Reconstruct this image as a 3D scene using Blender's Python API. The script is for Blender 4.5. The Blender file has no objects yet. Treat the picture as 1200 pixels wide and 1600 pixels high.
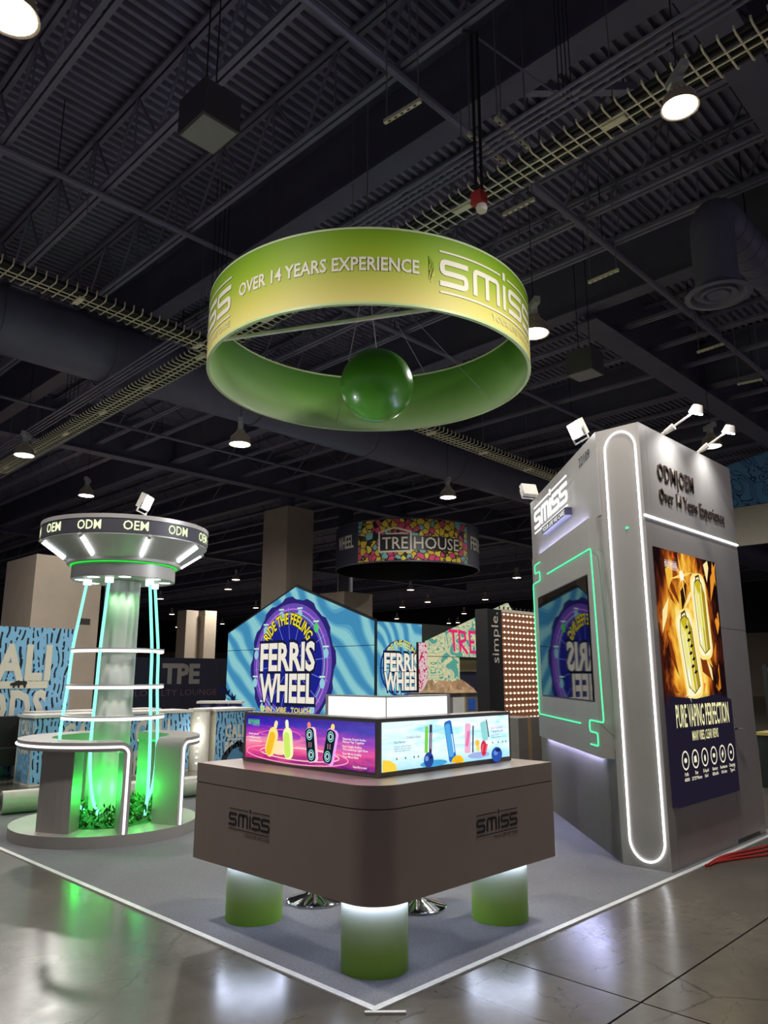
import bpy, math, random
from math import sin, cos, pi, radians as rad
from mathutils import Vector as V, Matrix
random.seed(7)
SC = bpy.context.scene
COL = SC.collection

# ------------------------------------------------------------------ camera, world, exposure
CAM = V((-2.884, -2.879, 1.6))
A0, TH = rad(44.3), math.atan(256 / 1171)
FWD = V((cos(A0), sin(A0), 0)); RGT = V((sin(A0), -cos(A0), 0)); UPW = V((0, 0, 1))
fw = FWD * cos(TH) + UPW * sin(TH); up = -FWD * sin(TH) + UPW * cos(TH)
cd = bpy.data.cameras.new('camera'); co = bpy.data.objects.new('camera', cd); COL.objects.link(co)
cd.sensor_fit = 'HORIZONTAL'; cd.sensor_width = 36; cd.lens = 1171 / 1200 * 36; cd.clip_end = 400
co.matrix_world = Matrix(((RGT.x, up.x, -fw.x, CAM.x), (RGT.y, up.y, -fw.y, CAM.y), (RGT.z, up.z, -fw.z, CAM.z), (0, 0, 0, 1)))
SC.camera = co
W = bpy.data.worlds.new('hall_ambient'); SC.world = W; W.use_nodes = True
W.node_tree.nodes['Background'].inputs[0].default_value = (0.66, 0.60, 0.72, 1)
W.node_tree.nodes['Background'].inputs[1].default_value = 0.23
SC.view_settings.view_transform = 'Standard'; SC.view_settings.look = 'None'
SC.view_settings.exposure = 0.0; SC.view_settings.gamma = 1.0; SC.view_settings.use_curve_mapping = False
try:
    SC.cycles.sample_clamp_indirect = 6.0; SC.cycles.sample_clamp_direct = 0.0
    SC.cycles.max_bounces = 7; SC.cycles.diffuse_bounces = 3; SC.cycles.glossy_bounces = 4
    SC.cycles.use_denoising = True
except Exception:
    pass
LAMP_W = 215.0

# ------------------------------------------------------------------ materials
def lin(h):
    h = h.lstrip('#')
    r = []
    for i in (0, 2, 4):
        c = int(h[i:i + 2], 16) / 255
        r.append(c / 12.92 if c <= .04045 else ((c + .055) / 1.055) ** 2.4)
    return (r[0], r[1], r[2], 1)

class NT:
    def __init__(s, name):
        s.m = bpy.data.materials.new(name); s.m.use_nodes = True
        s.t = s.m.node_tree; s.t.nodes.clear()
        s.out = s.t.nodes.new('ShaderNodeOutputMaterial')
    def n(s, typ, **k):
        x = s.t.nodes.new(typ)
        for a, b in k.items():
            if a.startswith('_'): x.inputs[int(a[1:])].default_value = b
            else: setattr(x, a, b)
        return x
    def l(s, a, b): s.t.links.new(a, b)
    def ramp(s, src, stops, interp='LINEAR'):
        r = s.n('ShaderNodeValToRGB'); r.color_ramp.interpolation = interp
        e = r.color_ramp.elements
        while len(e) < len(stops): e.new(0.5)
        for i, (p, c) in enumerate(stops): e[i].position = p; e[i].color = lin(c) if isinstance(c, str) else c
        s.l(src, r.inputs[0]); return r.outputs[0]
    def mix(s, f, a, b, mode='MIX'):
        x = s.n('ShaderNodeMix', data_type='RGBA', blend_type=mode)
        for v, i in ((f, 0), (a, 6), (b, 7)):
            if hasattr(v, 'links'): s.l(v, x.inputs[i])
            elif isinstance(v, str): x.inputs[i].default_value = lin(v)
            else: x.inputs[i].default_value = v
        return x.outputs[2]
    def math(s, op, a, b=0.0, c=0.0):
        x = s.n('ShaderNodeMath', operation=op)
        for i, v in enumerate((a, b, c)):
            if hasattr(v, 'links'): s.l(v, x.inputs[i])
            else: x.inputs[i].default_value = v
        return x.outputs[0]
    def coord(s, which='Object', scale=(1, 1, 1), rot=(0, 0, 0)):
        t = s.n('ShaderNodeTexCoord'); m = s.n('ShaderNodeMapping')
        m.inputs['Scale'].default_value = scale; m.inputs['Rotation'].default_value = rot
        s.l(t.outputs[which], m.inputs[0]); return m.outputs[0]
    def noise(s, vec, scale, detail=3, rough=.5, dist=0.0, out=0):
        x = s.n('ShaderNodeTexNoise'); x.inputs['Scale'].default_value = scale
        x.inputs['Detail'].default_value = detail; x.inputs['Roughness'].default_value = rough
        x.inputs['Distortion'].default_value = dist; s.l(vec, x.inputs['Vector']); return x.outputs[out]
    def bsdf(s, col, rough=.5, metal=0.0, spec=.5, bump=None, bstr=.2, bdist=.01, coat=0.0):
        b = s.n('ShaderNodeBsdfPrincipled')
        for v, k in ((col, 'Base Color'), (rough, 'Roughness')):
            if hasattr(v, 'links'): s.l(v, b.inputs[k])
            elif isinstance(v, str): b.inputs[k].default_value = lin(v)
            else: b.inputs[k].default_value = v
        b.inputs['Metallic'].default_value = metal; b.inputs['Specular IOR Level'].default_value = spec
        b.inputs['Coat Weight'].default_value = coat
        if bump is not None:
            q = s.n('ShaderNodeBump'); q.inputs['Strength'].default_value = bstr; q.inputs['Distance'].default_value = bdist
            s.l(bump, q.inputs['Height']); s.l(q.outputs[0], b.inputs['Normal'])
        s.l(b.outputs[0], s.out.inputs[0]); return s.m
    def emit(s, col, strength=1.0):
        e = s.n('ShaderNodeEmission')
        if hasattr(col, 'links'): s.l(col, e.inputs[0])
        else: e.inputs[0].default_value = lin(col) if isinstance(col, str) else col
        e.inputs[1].default_value = strength
        s.l(e.outputs[0], s.out.inputs[0]); return s.m

MATS = {}
def paint(name, col, rough=.5, metal=0.0, grain=0.06, scale=6.0, spec=.5, bstr=.05, coat=0.0):
    "a plain paint with slight procedural tone variation and fine relief"
    if name in MATS: return MATS[name]
    t = NT(name); v = t.coord('Object')
    n = t.noise(v, scale, 4, .6)
    c = lin(col)
    lo = tuple(x * (1 - grain) for x in c[:3]) + (1,); hi = tuple(min(1, x * (1 + grain)) for x in c[:3]) + (1,)
    MATS[name] = t.bsdf(t.ramp(n, [(.3, lo), (.7, hi)]), rough, metal, spec, n, bstr, .004, coat)
    return MATS[name]
def emis(name, col, s=1.0):
    if name not in MATS: MATS[name] = NT(name).emit(col, s)
    return MATS[name]

def mk_floor():
    t = NT('polished_concrete'); v = t.coord('Object')
    big = t.noise(v, .55, 4, .6); fine = t.noise(v, 9, 6, .65, .3); scr = t.noise(t.coord('Object', (1.2, 5, 1), (0, 0, .5)), 1.5, 5, .7)
    c = t.ramp(big, [(.3, '#4e4a43'), (.5, '#5d584f'), (.72, '#6c665b')])
    c = t.mix(t.ramp(fine, [(.35, (0, 0, 0, 1)), (.75, (.6, .6, .6, 1))]), c, '#4c4740')
    vo = t.n('ShaderNodeTexVoronoi', feature='DISTANCE_TO_EDGE'); vo.inputs['Scale'].default_value = .42
    w = t.mix(.12, v, t.noise(v, 2.2, 5, .6, 0, 1)); t.l(w, vo.inputs['Vector'])
    crack = t.ramp(vo.outputs[0], [(0, (1, 1, 1, 1)), (.004, (0, 0, 0, 1))])
    msk = t.ramp(t.noise(v, 1.1, 3), [(.42, (0, 0, 0, 1)), (.55, (1, 1, 1, 1))])
    cm = t.math('MULTIPLY', crack, msk)
    c = t.mix(t.math('MULTIPLY', cm, .75), c, '#2b2824')
    v3 = t.n('ShaderNodeTexVoronoi', feature='DISTANCE_TO_EDGE'); v3.inputs['Scale'].default_value = 1.5
    t.l(t.mix(.22, t.coord('Object', (1, 1.7, 1), (0, 0, .9)), t.noise(v, 3.0, 6, .7, 0, 1)), v3.inputs['Vector'])
    fine_cr = t.math('MULTIPLY', t.ramp(v3.outputs[0], [(0, (1, 1, 1, 1)), (.010, (0, 0, 0, 1))]), t.ramp(t.noise(v, 1.9, 4, .6), [(.5, (0, 0, 0, 1)), (.6, (1, 1, 1, 1))]))
    c = t.mix(t.math('MULTIPLY', fine_cr, .6), c, '#2b2721')
    spots = t.ramp(t.noise(v, 3.1, 6, .75, .8), [(.66, (0, 0, 0, 1)), (.72, (.55, .55, .55, 1))])
    c = t.mix(spots, c, '#37322b')
    r = t.math('ADD', t.math('MULTIPLY', t.ramp(scr, [(.3, (0, 0, 0, 1)), (.7, (1, 1, 1, 1))]), .06), t.math('ADD', .15, t.math('MULTIPLY', fine, .10)))
    return t.bsdf(c, r, 0, .55, t.math('ADD', fine, t.math('MULTIPLY', big, 2.0)), .10, .004)
def mk_carpet():
    t = NT('grey_carpet'); v = t.coord('Object')
    n = t.noise(v, 160, 3, .7); b = t.noise(v, 1.4, 4, .6)
    c = t.mix(t.ramp(n, [(.3, (0, 0, 0, 1)), (.7, (1, 1, 1, 1))]), '#5a5a5c', '#868688')
    c = t.mix(t.ramp(b, [(.35, (0, 0, 0, 1)), (.7, (.35, .35, .35, 1))]), c, '#646466')
    return t.bsdf(c, .95, 0, .1, n, .6, .006)
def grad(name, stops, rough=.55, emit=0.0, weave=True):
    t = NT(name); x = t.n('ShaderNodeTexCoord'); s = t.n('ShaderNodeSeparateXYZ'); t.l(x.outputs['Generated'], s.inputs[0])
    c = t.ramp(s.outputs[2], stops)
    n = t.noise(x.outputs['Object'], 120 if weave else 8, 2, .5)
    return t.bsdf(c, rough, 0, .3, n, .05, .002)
def uv_emit(name, fn, strength=1.0):
    t = NT(name); uv = t.n('ShaderNodeTexCoord').outputs['UV']
    return t.emit(fn(t, uv), strength)
def uv_print(name, fn, rough=.55):
    t = NT(name); uv = t.n('ShaderNodeTexCoord').outputs['UV']
    return t.bsdf(fn(t, uv), rough, 0, .3)

M_floor = mk_floor(); M_carpet = mk_carpet()
M_sub = paint('joint_filler', '#2a2723', .9)
M_tape = paint('white_tape', '#c9c9c4', .5, 0, .12, 30)
M_silver = paint('silver_paint', '#9a958f', .42, .3, .04, 3, .5, .03)
M_silverlow = paint('silver_paint_warm_dim', '#9b8d82', .38, .4, .04, 3, .5, .03)  # same silver paint as the booth walls, warm dim light put into its tint
M_pale = paint('pale_silver', '#bdbab5', .38, .3, .04, 3)
M_seam = paint('seam_dark', '#3a3632', .7)  # plain dark tone for the worktop joint and a vent
M_black = paint('black_vinyl', '#101012', .45)
M_dark = paint('dark_band', '#4a4852', .45, .1)
M_frame = paint('display_frame', '#6f6a66', .4, .5)
M_deck = paint('deck_paint', '#7f7c92', .7, .0, .10, 2)
M_steel = paint('roof_steel', '#787689', .55, .1, .12, 3)
M_beam = paint('girder_paint', '#5f5d70', .6, .1, .10, 2)
M_duct = paint('duct_paint', '#626276', .5, .1, .08, 2)
M_galv = paint('galvanised_wire', '#ebe4c6', .4, .15, .08, 20)
M_rod = paint('hanger_rod', '#8c8a90', .4, .6)
M_pipe = paint('painted_pipe', '#777588', .45, .2)
M_cable = paint('black_cable', '#141316', .6)
M_white = paint('white_enamel', '#d8d4cc', .4)
M_chrome = paint('chrome', '#e2e2e4', .08, 1.0, .02, 4)
M_red = paint('red_cord', '#a3241c', .5)
M_beige = paint('column_cladding', '#b3a491', .65, 0, .05, 2)
M_card = paint('cardboard', '#8c7257', .8, 0, .10, 5)
M_cardgrey = paint('grey_carton', '#75706c', .75, 0, .08, 5)
M_kraft = paint('kraft_paper', '#9a7b58', .8, 0, .2, 9)
M_bluelabel = paint('blue_label', '#2d62c8', .5)
M_offwhite = paint('off_white', '#d4cdbb', .6, 0, .03)
M_leaf = paint('leaf_green', '#2c5a22', .5, 0, .4, 14)
M_screen = paint('black_glass', '#08090b', .025, 0, .0, 3, .35, 0.0)
M_num = paint('dark_lettering', '#1c1a19', .5)
M_ltr = paint('counter_lettering', '#14120f', .4)
M_logoprint = paint('pale_print', '#ded8c4', .6, 0, .03)
M_logotag = paint('pale_tagline', '#d6cf9a', .6, 0, .03)
M_bronze = paint('bronze_letter', '#4b403a', .35, .6)
M_wallp = paint('hall_wall', '#8a7c6c', .8, 0, .08, .6)
M_walld = paint('hall_wall_dark', '#1c1b20', .8, 0, .08, .6)
M_navy = paint('navy_banner', '#23243a', .6)
E_white = emis('led_white', '#f4f6ff', 5.0)
E_whitelow = emis('led_white_soft', '#f6f6fb', 1.6)
E_cool = emis('led_cool', '#c4c8ff', 70.0)
E_green = emis('led_green', '#19ff3c', 6.0)
E_mint = emis('led_mint', '#5cffb0', 1.25)
E_aqua = emis('led_aqua', '#8affd6', 1.6)
E_lens = emis('lamp_lens', '#fff3dd', 14.0)
E_flood = emis('flood_lens', '#f3f5ff', 30.0)
E_panel = emis('white_panel', '#fbfcff', 1.5)
E_letter = emis('lit_letter', '#ffffff', 1.1)
E_odm = emis('lit_lime_letter', '#f0ffc8', 1.25)
E_bulb = emis('bulb', '#ffe9c8', 3.0)

# ------------------------------------------------------------------ mesh building
class Fr:
    "a flat frame: point(a, b, c) = o + u a + v b + n c"
    def __init__(s, o, u, v, n=None):
        s.o, s.u, s.v = V(o), V(u).normalized(), V(v).normalized()
        s.n = V(n).normalized() if n else s.u.cross(s.v)
    def __call__(s, a, b, c=0.0): return s.o + s.u * a + s.v * b + s.n * c
class Cy:
    "a cylinder wall: a runs along the arc from angle a0, b is height over z, c outwards"
    def __init__(s, c, r, a0, z=0.0, inside=False): s.c, s.r, s.a0, s.z = c, r, a0, z
    def __call__(s, a, b, c=0.0):
        t = s.a0 + a / s.r; q = s.r + c
        return V((s.c[0] + q * cos(t), s.c[1] + q * sin(t), s.z + b))
WORLD = lambda a, b, c=0.0: V((a, b, c))

class MB:
    def __init__(s): s.v, s.f, s.uv = [], [], {}
    def add(s, vs, fs, uv=None):
        o = len(s.v); s.v += [tuple(x) for x in vs]; s.f += [tuple(i + o for i in q) for q in fs]
        if uv:
            for i, q in enumerate(uv): s.uv[o + i] = q
        return s
    def box(s, a, b, fr=WORLD):
        x0, y0, z0 = a; x1, y1, z1 = b
        return s.add([fr(x, y, z) for z in (z0, z1) for y in (y0, y1) for x in (x0, x1)],
                     [(0, 2, 3, 1), (4, 5, 7, 6), (0, 1, 5, 4), (2, 6, 7, 3), (0, 4, 6, 2), (1, 3, 7, 5)])
    def prism(s, poly, c0, c1, fr=WORLD, uv=False):
        "poly counter-clockwise in (a, b), from depth c0 to c1 (c1 is the face towards +n)"
        n = len(poly)
        xs = [p[0] for p in poly]; ys = [p[1] for p in poly]
        w = max(max(xs) - min(xs), 1e-6); h = max(max(ys) - min(ys), 1e-6)
        q = [((p[0] - min(xs)) / w, (p[1] - min(ys)) / h) for p in poly]
        return s.add([fr(p[0], p[1], c0) for p in poly] + [fr(p[0], p[1], c1) for p in poly],
                     [tuple(range(n))[::-1], tuple(range(n, 2 * n))] + [(i, (i + 1) % n, n + (i + 1) % n, n + i) for i in range(n)],
                     q + q if uv else None)
    def rect(s, a0, b0, a1, b1, c, fr, th=.004):
        return s.prism([(a0, b0), (a1, b0), (a1, b1), (a0, b1)], c - th, c, fr, True)
    def flat(s, geo, fr, c0, c1=None, ox=0.0, oy=0.0, sx=1.0, sy=1.0):
        "a flat print made of 2-D polygons"
        vs, fs = geo
        return s.add([fr(ox + x * sx, oy + y * sy, c0) for x, y in vs], fs)
    def tube(s, path, r, n=8, closed=False, caps=True, rr=None):
        P = [V(p) for p in path]; m = len(P); rings = []; prev = None
        for i, p in enumerate(P):
            if closed: t = (P[(i + 1) % m] - P[i - 1]).normalized()
            else: t = (P[min(i + 1, m - 1)] - P[max(i - 1, 0)]).normalized()
            if prev is None:
                h = V((0, 0, 1)) if abs(t.z) < .9 else V((1, 0, 0)); a = t.cross(h).normalized()
            else:
                a = prev - t * prev.dot(t)
                a = a.normalized() if a.length > 1e-6 else t.orthogonal().normalized()
            prev = a; b = t.cross(a); q = rr[i] if rr else r
            rings.append([p + a * (q * cos(2 * pi * k / n)) + b * (q * sin(2 * pi * k / n)) for k in range(n)])
        o = len(s.v)
        vs = [x for g in rings for x in g]; fs = []
        for i in range(m if closed else m - 1):
            j = (i + 1) % m
            for k in range(n):
                l = (k + 1) % n; fs.append((i * n + k, i * n + l, j * n + l, j * n + k))
        if caps and not closed: fs += [tuple(range(n))[::-1], tuple((m - 1) * n + k for k in range(n))]
        return s.add(vs, fs)
    def lathe(s, prof, c, n=32, a0=0.0, a1=2 * pi, cap=False):
        "profile of (r, z) round a vertical axis"
        full = abs(a1 - a0 - 2 * pi) < 1e-6; m = n if full else n + 1
        vs = [(c[0] + r * cos(a0 + (a1 - a0) * k / n), c[1] + r * sin(a0 + (a1 - a0) * k / n), (c[2] if len(c) > 2 else 0) + z) for r, z in prof for k in range(m)]
        fs = []
        for i in range(len(prof) - 1):
            for k in range(n):
                l = (k + 1) % m; fs.append((i * m + k, i * m + l, (i + 1) * m + l, (i + 1) * m + k))
        if cap: fs += [tuple(range(n))[::-1], tuple((len(prof) - 1) * m + k for k in range(n))]
        return s.add(vs, fs)
    def disc(s, c, r, n=24, nz=-1): return s.add([(c[0] + r * cos(2 * pi * k / n), c[1] + r * sin(2 * pi * k / n), c[2]) for k in range(n)], [tuple(range(n)) if nz > 0 else tuple(range(n))[::-1]])
    def mesh(s, name, mat, o=V((0, 0, 0)), smooth=False):
        me = bpy.data.meshes.new(name)
        me.from_pydata([(x[0] - o[0], x[1] - o[1], x[2] - o[2]) for x in s.v], [], s.f)
        if s.uv:
            L = me.uv_layers.new(name='UVMap')
            for lp in me.loops: L.data[lp.index].uv = s.uv.get(lp.vertex_index, (0, 0))
        me.materials.append(mat)
        if smooth:
            me.polygons.foreach_set('use_smooth', [True] * len(me.polygons))
            try: me.set_sharp_from_angle(angle=rad(38))
            except Exception: pass
        me.update(); return me
    def build(s, name, mat, parent=None, smooth=False, **tags):
        o = worigin(parent)
        ob = bpy.data.objects.new(name, s.mesh(name, mat, o, smooth)); COL.objects.link(ob)
        if parent is not None: ob.parent = parent
        for k, v in tags.items(): ob[k] = v
        return ob
def worigin(p):
    o = V((0, 0, 0))
    while p is not None: o = o + p.location; p = p.parent
    return o
def thing(name, loc, label, cat, group=None):
    e = bpy.data.objects.new(name, None); e.empty_display_size = .2; e.location = loc; COL.objects.link(e)
    e['label'] = label; e['category'] = cat
    if group: e['group'] = group
    return e
def inst(name, me, parent, loc=(0, 0, 0), rz=0.0, **tags):
    o = bpy.data.objects.new(name, me); COL.objects.link(o); o.parent = parent
    o.location = V(loc); o.rotation_euler = (0, 0, rz)
    for k, v in tags.items(): o[k] = v
    return o
def copy_tree(o, parent=None):
    c = o.copy(); COL.objects.link(c); c.parent = parent
    for ch in list(o.children): copy_tree(ch, c)
    return c
def lamp(kind, name, parent, loc, energy, color=(1, 1, 1), size=.2, target=None, angle=90, blend=.6):
    d = bpy.data.lights.new(name, kind); d.energy = energy; d.color = color
    if kind == 'AREA': d.shape = 'DISK'; d.size = size
    else: d.shadow_soft_size = size
    if kind == 'SPOT': d.spot_size = rad(angle); d.spot_blend = blend
    o = bpy.data.objects.new(name, d); COL.objects.link(o)
    o.location = V(loc) - worigin(parent); o.parent = parent
    if target is not None: o.rotation_euler = (V(target) - V(loc)).to_track_quat('-Z', 'Y').to_euler()
    return o

# ---- flat shapes
def text(s, h, width=None, bold=0.0, align='L', spacing=1.0):
    c = bpy.data.curves.new('lettering', 'FONT'); c.body = s; c.size = 1; c.offset = bold; c.resolution_u = 2
    c.space_character = spacing
    o = bpy.data.objects.new('lettering', c); me = bpy.data.meshes.new_from_object(o)
    vs = [(v.co.x, v.co.y) for v in me.vertices]; fs = [tuple(p.vertices) for p in me.polygons]
    bpy.data.objects.remove(o); bpy.data.curves.remove(c); bpy.data.meshes.remove(me)
    if not vs: return [], []
    x0 = min(v[0] for v in vs); x1 = max(v[0] for v in vs)
    k = h / .72; kx = width / (x1 - x0) if width else k
    off = {'L': 0, 'C': .5, 'R': 1}[align] * (x1 - x0)
    return [((x - x0 - off) * kx, y * k) for x, y in vs], fs
def curve_round(pts, r, n=4):
    out = [pts[0]]
    for a, b, c in zip(pts, pts[1:], pts[2:]):
        A, B, C = V(a), V(b), V(c); d1 = (A - B); d2 = (C - B)
        q = min(r, d1.length * .49, d2.length * .49); p1 = B + d1.normalized() * q; p2 = B + d2.normalized() * q
        for i in range(n + 1):
            t = i / n; out.append(tuple(p1 * (1 - t) ** 2 + B * 2 * t * (1 - t) + p2 * t * t))
    out.append(pts[-1]); return out
def stroke(pts, w, r=0.0, closed=False, seg=None):
    "a flat band of width w along a 2-D polyline"
    if closed: pts = list(pts) + [pts[0]]
    if r: pts = curve_round([tuple(p) for p in pts], r)
    if seg:
        q = [pts[0]]
        for a, b in zip(pts, pts[1:]):
            k = max(1, int(math.dist(a, b) / seg))
            q += [(a[0] + (b[0] - a[0]) * i / k, a[1] + (b[1] - a[1]) * i / k) for i in range(1, k + 1)]
        pts = q
    P = [V((p[0], p[1])) for p in pts]; vs = []; n = len(P)
    for i in range(n):
        d1 = (P[i] - P[i - 1]) if i else (P[1] - P[0]); d2 = (P[i + 1] - P[i]) if i < n - 1 else d1
        if closed and i in (0, n - 1): d1 = P[-1] - P[-2]; d2 = P[1] - P[0]
        d1 = d1.normalized() if d1.length else V((1, 0)); d2 = d2.normalized() if d2.length else d1
        t = d1 + d2; t = t.normalized() if t.length > 1e-4 else d1
        m = V((-t.y, t.x)); k = 1 / max(.5, m.dot(V((-d1.y, d1.x))))
        vs += [tuple(P[i] + m * (w / 2 * k)), tuple(P[i] - m * (w / 2 * k))]
    return vs, [(2 * i, 2 * i + 1, 2 * i + 3, 2 * i + 2) for i in range(n - 1)]
def poly(pts): return list(pts), [tuple(range(len(pts)))]
def ell(cx, cy, rx, ry, n=24, rot=0.0, a0=0, a1=2 * pi):
    return [(cx + rx * cos(a) * cos(rot) - ry * sin(a) * sin(rot), cy + rx * cos(a) * sin(rot) + ry * sin(a) * cos(rot)) for a in [a0 + (a1 - a0) * i / n for i in range(n)]]
def capsule(cx, cy, w, h, rot=0.0, r=None, n=6):
    r = min(r or w / 2, w / 2, h / 2); P = []
    for (sx, sy, s) in ((1, 1, 0), (-1, 1, 1), (-1, -1, 2), (1, -1, 3)):
        for i in range(n + 1):
            a = pi / 2 * (s + i / n); P.append((sx * (w / 2 - r) + r * cos(a), sy * (h / 2 - r) + r * sin(a)))
    return [(cx + x * cos(rot) - y * sin(rot), cy + x * sin(rot) + y * cos(rot)) for x, y in P]
def join(*gs):
    vs, fs = [], []
    for g in gs:
        o = len(vs); vs += g[0]; fs += [tuple(i + o for i in f) for f in g[1]]
    return vs, fs
def shift(g, dx, dy, k=1.0): return [(x * k + dx, y * k + dy) for x, y in g[0]], g[1]
def solid(mb, g, fr, c0, c1):
    "raise a flat shape into a solid letter"
    vs, fs = g; n = len(vs); cnt = {}
    for f in fs:
        for a, b in zip(f, f[1:] + f[:1]): cnt[(a, b)] = cnt.get((a, b), 0) + 1
    side = [(a, b, b + n, a + n) for (a, b) in cnt if (b, a) not in cnt]
    mb.add([fr(x, y, c0) for x, y in vs] + [fr(x, y, c1) for x, y in vs], [tuple(i + n for i in f) for f in fs] + side)

def islands(g):
    "split a flat shape into its separate pieces"
    vs, fs = g; par = list(range(len(vs)))
    def fd(i):
        while par[i] != i: par[i] = par[par[i]]; i = par[i]
        return i
    for f in fs:
        for k in f[1:]: par[fd(k)] = fd(f[0])
    grp = {}
    for f in fs: grp.setdefault(fd(f[0]), []).append(f)
    out = []
    for fl in grp.values():
        ids = sorted({i for f in fl for i in f}); mp = {i: n for n, i in enumerate(ids)}
        out.append(([vs[i] for i in ids], [tuple(mp[i] for i in f) for f in fl]))
    return out
def logo(tag=True):
    "the exhibitor's word mark: letter height 1, width 5.95"
    t = .19
    S = stroke([(1.2, .9), (.1, .9), (.1, .5), (1.1, .5), (1.1, .1), (0, .1)], t, .16, seg=.3)
    m = join(stroke([(.1, 0), (.1, .9), (1.35, .9), (1.35, 0)], t, .16, seg=.3), stroke([(.72, .9), (.72, 0)], t, seg=.3))
    i = join(stroke([(.1, 0), (.1, .95)], t, seg=.3), stroke([(.1, 1.14), (.1, 1.44)], t * .9))
    g = join(S, shift(m, 1.42, 0), shift(i, 3.08, 0), shift(S, 3.46, 0), shift(S, 4.75, 0))
    bars = join(stroke([(0, 1.26), (2.95, 1.26)], .07, seg=.25), stroke([(3.42, 1.26), (5.95, 1.26)], .07, seg=.25), stroke([(0, -.22), (5.95, -.22)], .07, seg=.25))
    return join(g, bars), shift(text('YOUR LIFE WE CARE', .24, 3.6, .012, 'R'), 5.95, -.62)
LOGO, TAGL = logo()

# ================================================================== THE HALL
floor = MB().box((-16, -12, -.30), (66, 100, -.012)).build('floor', M_sub, None, kind='structure')
SX = [-16, -10.98, -4.98, 1.02, 7.02, 13.02, 19.02, 25.02, 31.02, 45, 66]; SY = [-12, -6.87, -.87, 5.13, 11.13, 17.13, 23.13, 29.13, 40, 60, 100]
for i in range(len(SX) - 1):
    for j in range(len(SY) - 1):
        MB().box((SX[i] + .006, SY[j] + .006, -.012), (SX[i + 1] - .006, SY[j + 1] - .006, 0)).build('concrete_slab', M_floor, floor)
mb = MB()
mb.box((62, -12, 0), (62.3, 96, 5)); mb.build('wall_right', M_wallp, None, kind='structure')
MB().box((62, -12, 5), (62.3, 96, 9.4)).build('trim_1', M_walld, None, kind='structure')
MB().box((-16, 96, 0), (62, 96.3, 5)).build('wall_back', M_wallp, None, kind='structure')
MB().box((-16, 96, 5), (62, 96.3, 9.4)).build('trim_2', M_walld, None, kind='structure')

# corrugated roof deck
mb = MB(); y = -9.0; pts = []
while y < 96:
    pts += [(y, 9.36), (y + .06, 9.36), (y + .08, 9.44), (y + .135, 9.44)]; y += .155
vs = [(x, p[0], p[1]) for p in pts for x in (-14, 62)]
fs = [(2 * i, 2 * i + 1, 2 * i + 3, 2 * i + 2) for i in range(len(pts) - 1)]
mb.add(vs, fs); ceiling = mb.build('ceiling', M_deck, None, kind='structure')

# roof joists: double-angle chords with zigzag webs, running along Y
def bar(p, q, w):
    return MB().tube([p, q], w, 4)
CH = MB()
for dx in (-.045, .045):
    CH.box((dx - .03, -7, -.03), (dx + .03, 94, .03))
me_chord = CH.mesh('chord', M_steel)
wlen = 1.25
me_webA = MB().tube([(0, 0, .02), (0, wlen / 2, .98)], .022, 5).mesh('web_member', M_steel)
me_webB = MB().tube([(0, 0, .98), (0, wlen / 2, .02)], .022, 5).mesh('web_member', M_steel)
me_webV = MB().tube([(0, 0, .02), (0, 0, .98)], .014, 5).mesh('web_member', M_steel)
WM = MB(); yy = 12.0
while yy < 60:
    WM.tube([(0, yy, .02), (0, yy + wlen, .98)], .022, 4); WM.tube([(0, yy + wlen, .98), (0, yy + 2 * wlen, .02)], .022, 4); yy += 2 * wlen
me_webF = WM.mesh('web_members', M_steel)
JX = [-4.3, -2.95, -1.63, -.29, 1.05, 2.4, 5.05, 6.37, 7.3, 10.2, 11.55, 12.9, 15.6, 16.9, 18.3, 21, 23.7, 26.4, 30, 34, 38, 43, 48, 54]
for x in JX:
    j = inst('joist', me_chord, ceiling, (x, 0, 8.30))
    inst('top_chord', me_chord, j, (0, 0, 1.0))
    inst('far_web', me_webF, j, (0, 0, 0), kind='stuff')
    if x < 9:
        y = -5.0
        while y < 11.9:
            inst('web_member', me_webA, j, (0, y, 0)); inst('web_member', me_webB, j, (0, y + wlen / 2, 0))
            if -3 < y < 8: inst('web_member', me_webV, j, (0, y + wlen / 2, 0))
            y += wlen
# girders
def girder(x0, y0, x1, y1, z0, z1, fl):
    g = MB(); L = math.hypot(x1 - x0, y1 - y0)
    fr = Fr((x0, y0, 0), (x1 - x0, y1 - y0, 0), (0, 0, 1))
    for (c0, c1, b0, b1) in ((-fl / 2, fl / 2, z0, z0 + .03), (-.012, .012, z0 + .03, z1 - .03), (-fl / 2, fl / 2, z1 - .03, z1)):
        g.box((0, b0, c0), (L, b1, c1), fr)
    return g.build('girder', M_beam, ceiling)
girder(3.45, -7, 3.45, 94, 8.2, 9.36, .34)
girder(8.87, -7, 8.87, 94, 8.2, 9.36, .34)
girder(14.3, -7, 14.3, 94, 8.2, 9.36, .34); girder(19.7, -7, 19.7, 94, 8.2, 9.36, .34); girder(40, -7, 40, 94, 8.2, 9.36, .34); girder(28, -7, 28, 94, 8.2, 9.36, .34)
girder(8.9, 3.42, 43, 3.42, 8.0, 9.36, .5); girder(3.5, -.79, 8.7, -.79, 8.22, 9.3, .42)
girder(-13, 18.0, 43, 18.0, 8.0, 9.36, .4); girder(-13, 33.0, 43, 33.0, 8.0, 9.36, .4)
MB().box((0, -.05, -.05), (1.55, .05, .05), Fr((3.43, 1.36, 8.26), (1.05, -1.11, 0), (0, 0, 1))).build('kicker_brace', M_pipe, ceiling)
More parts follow.
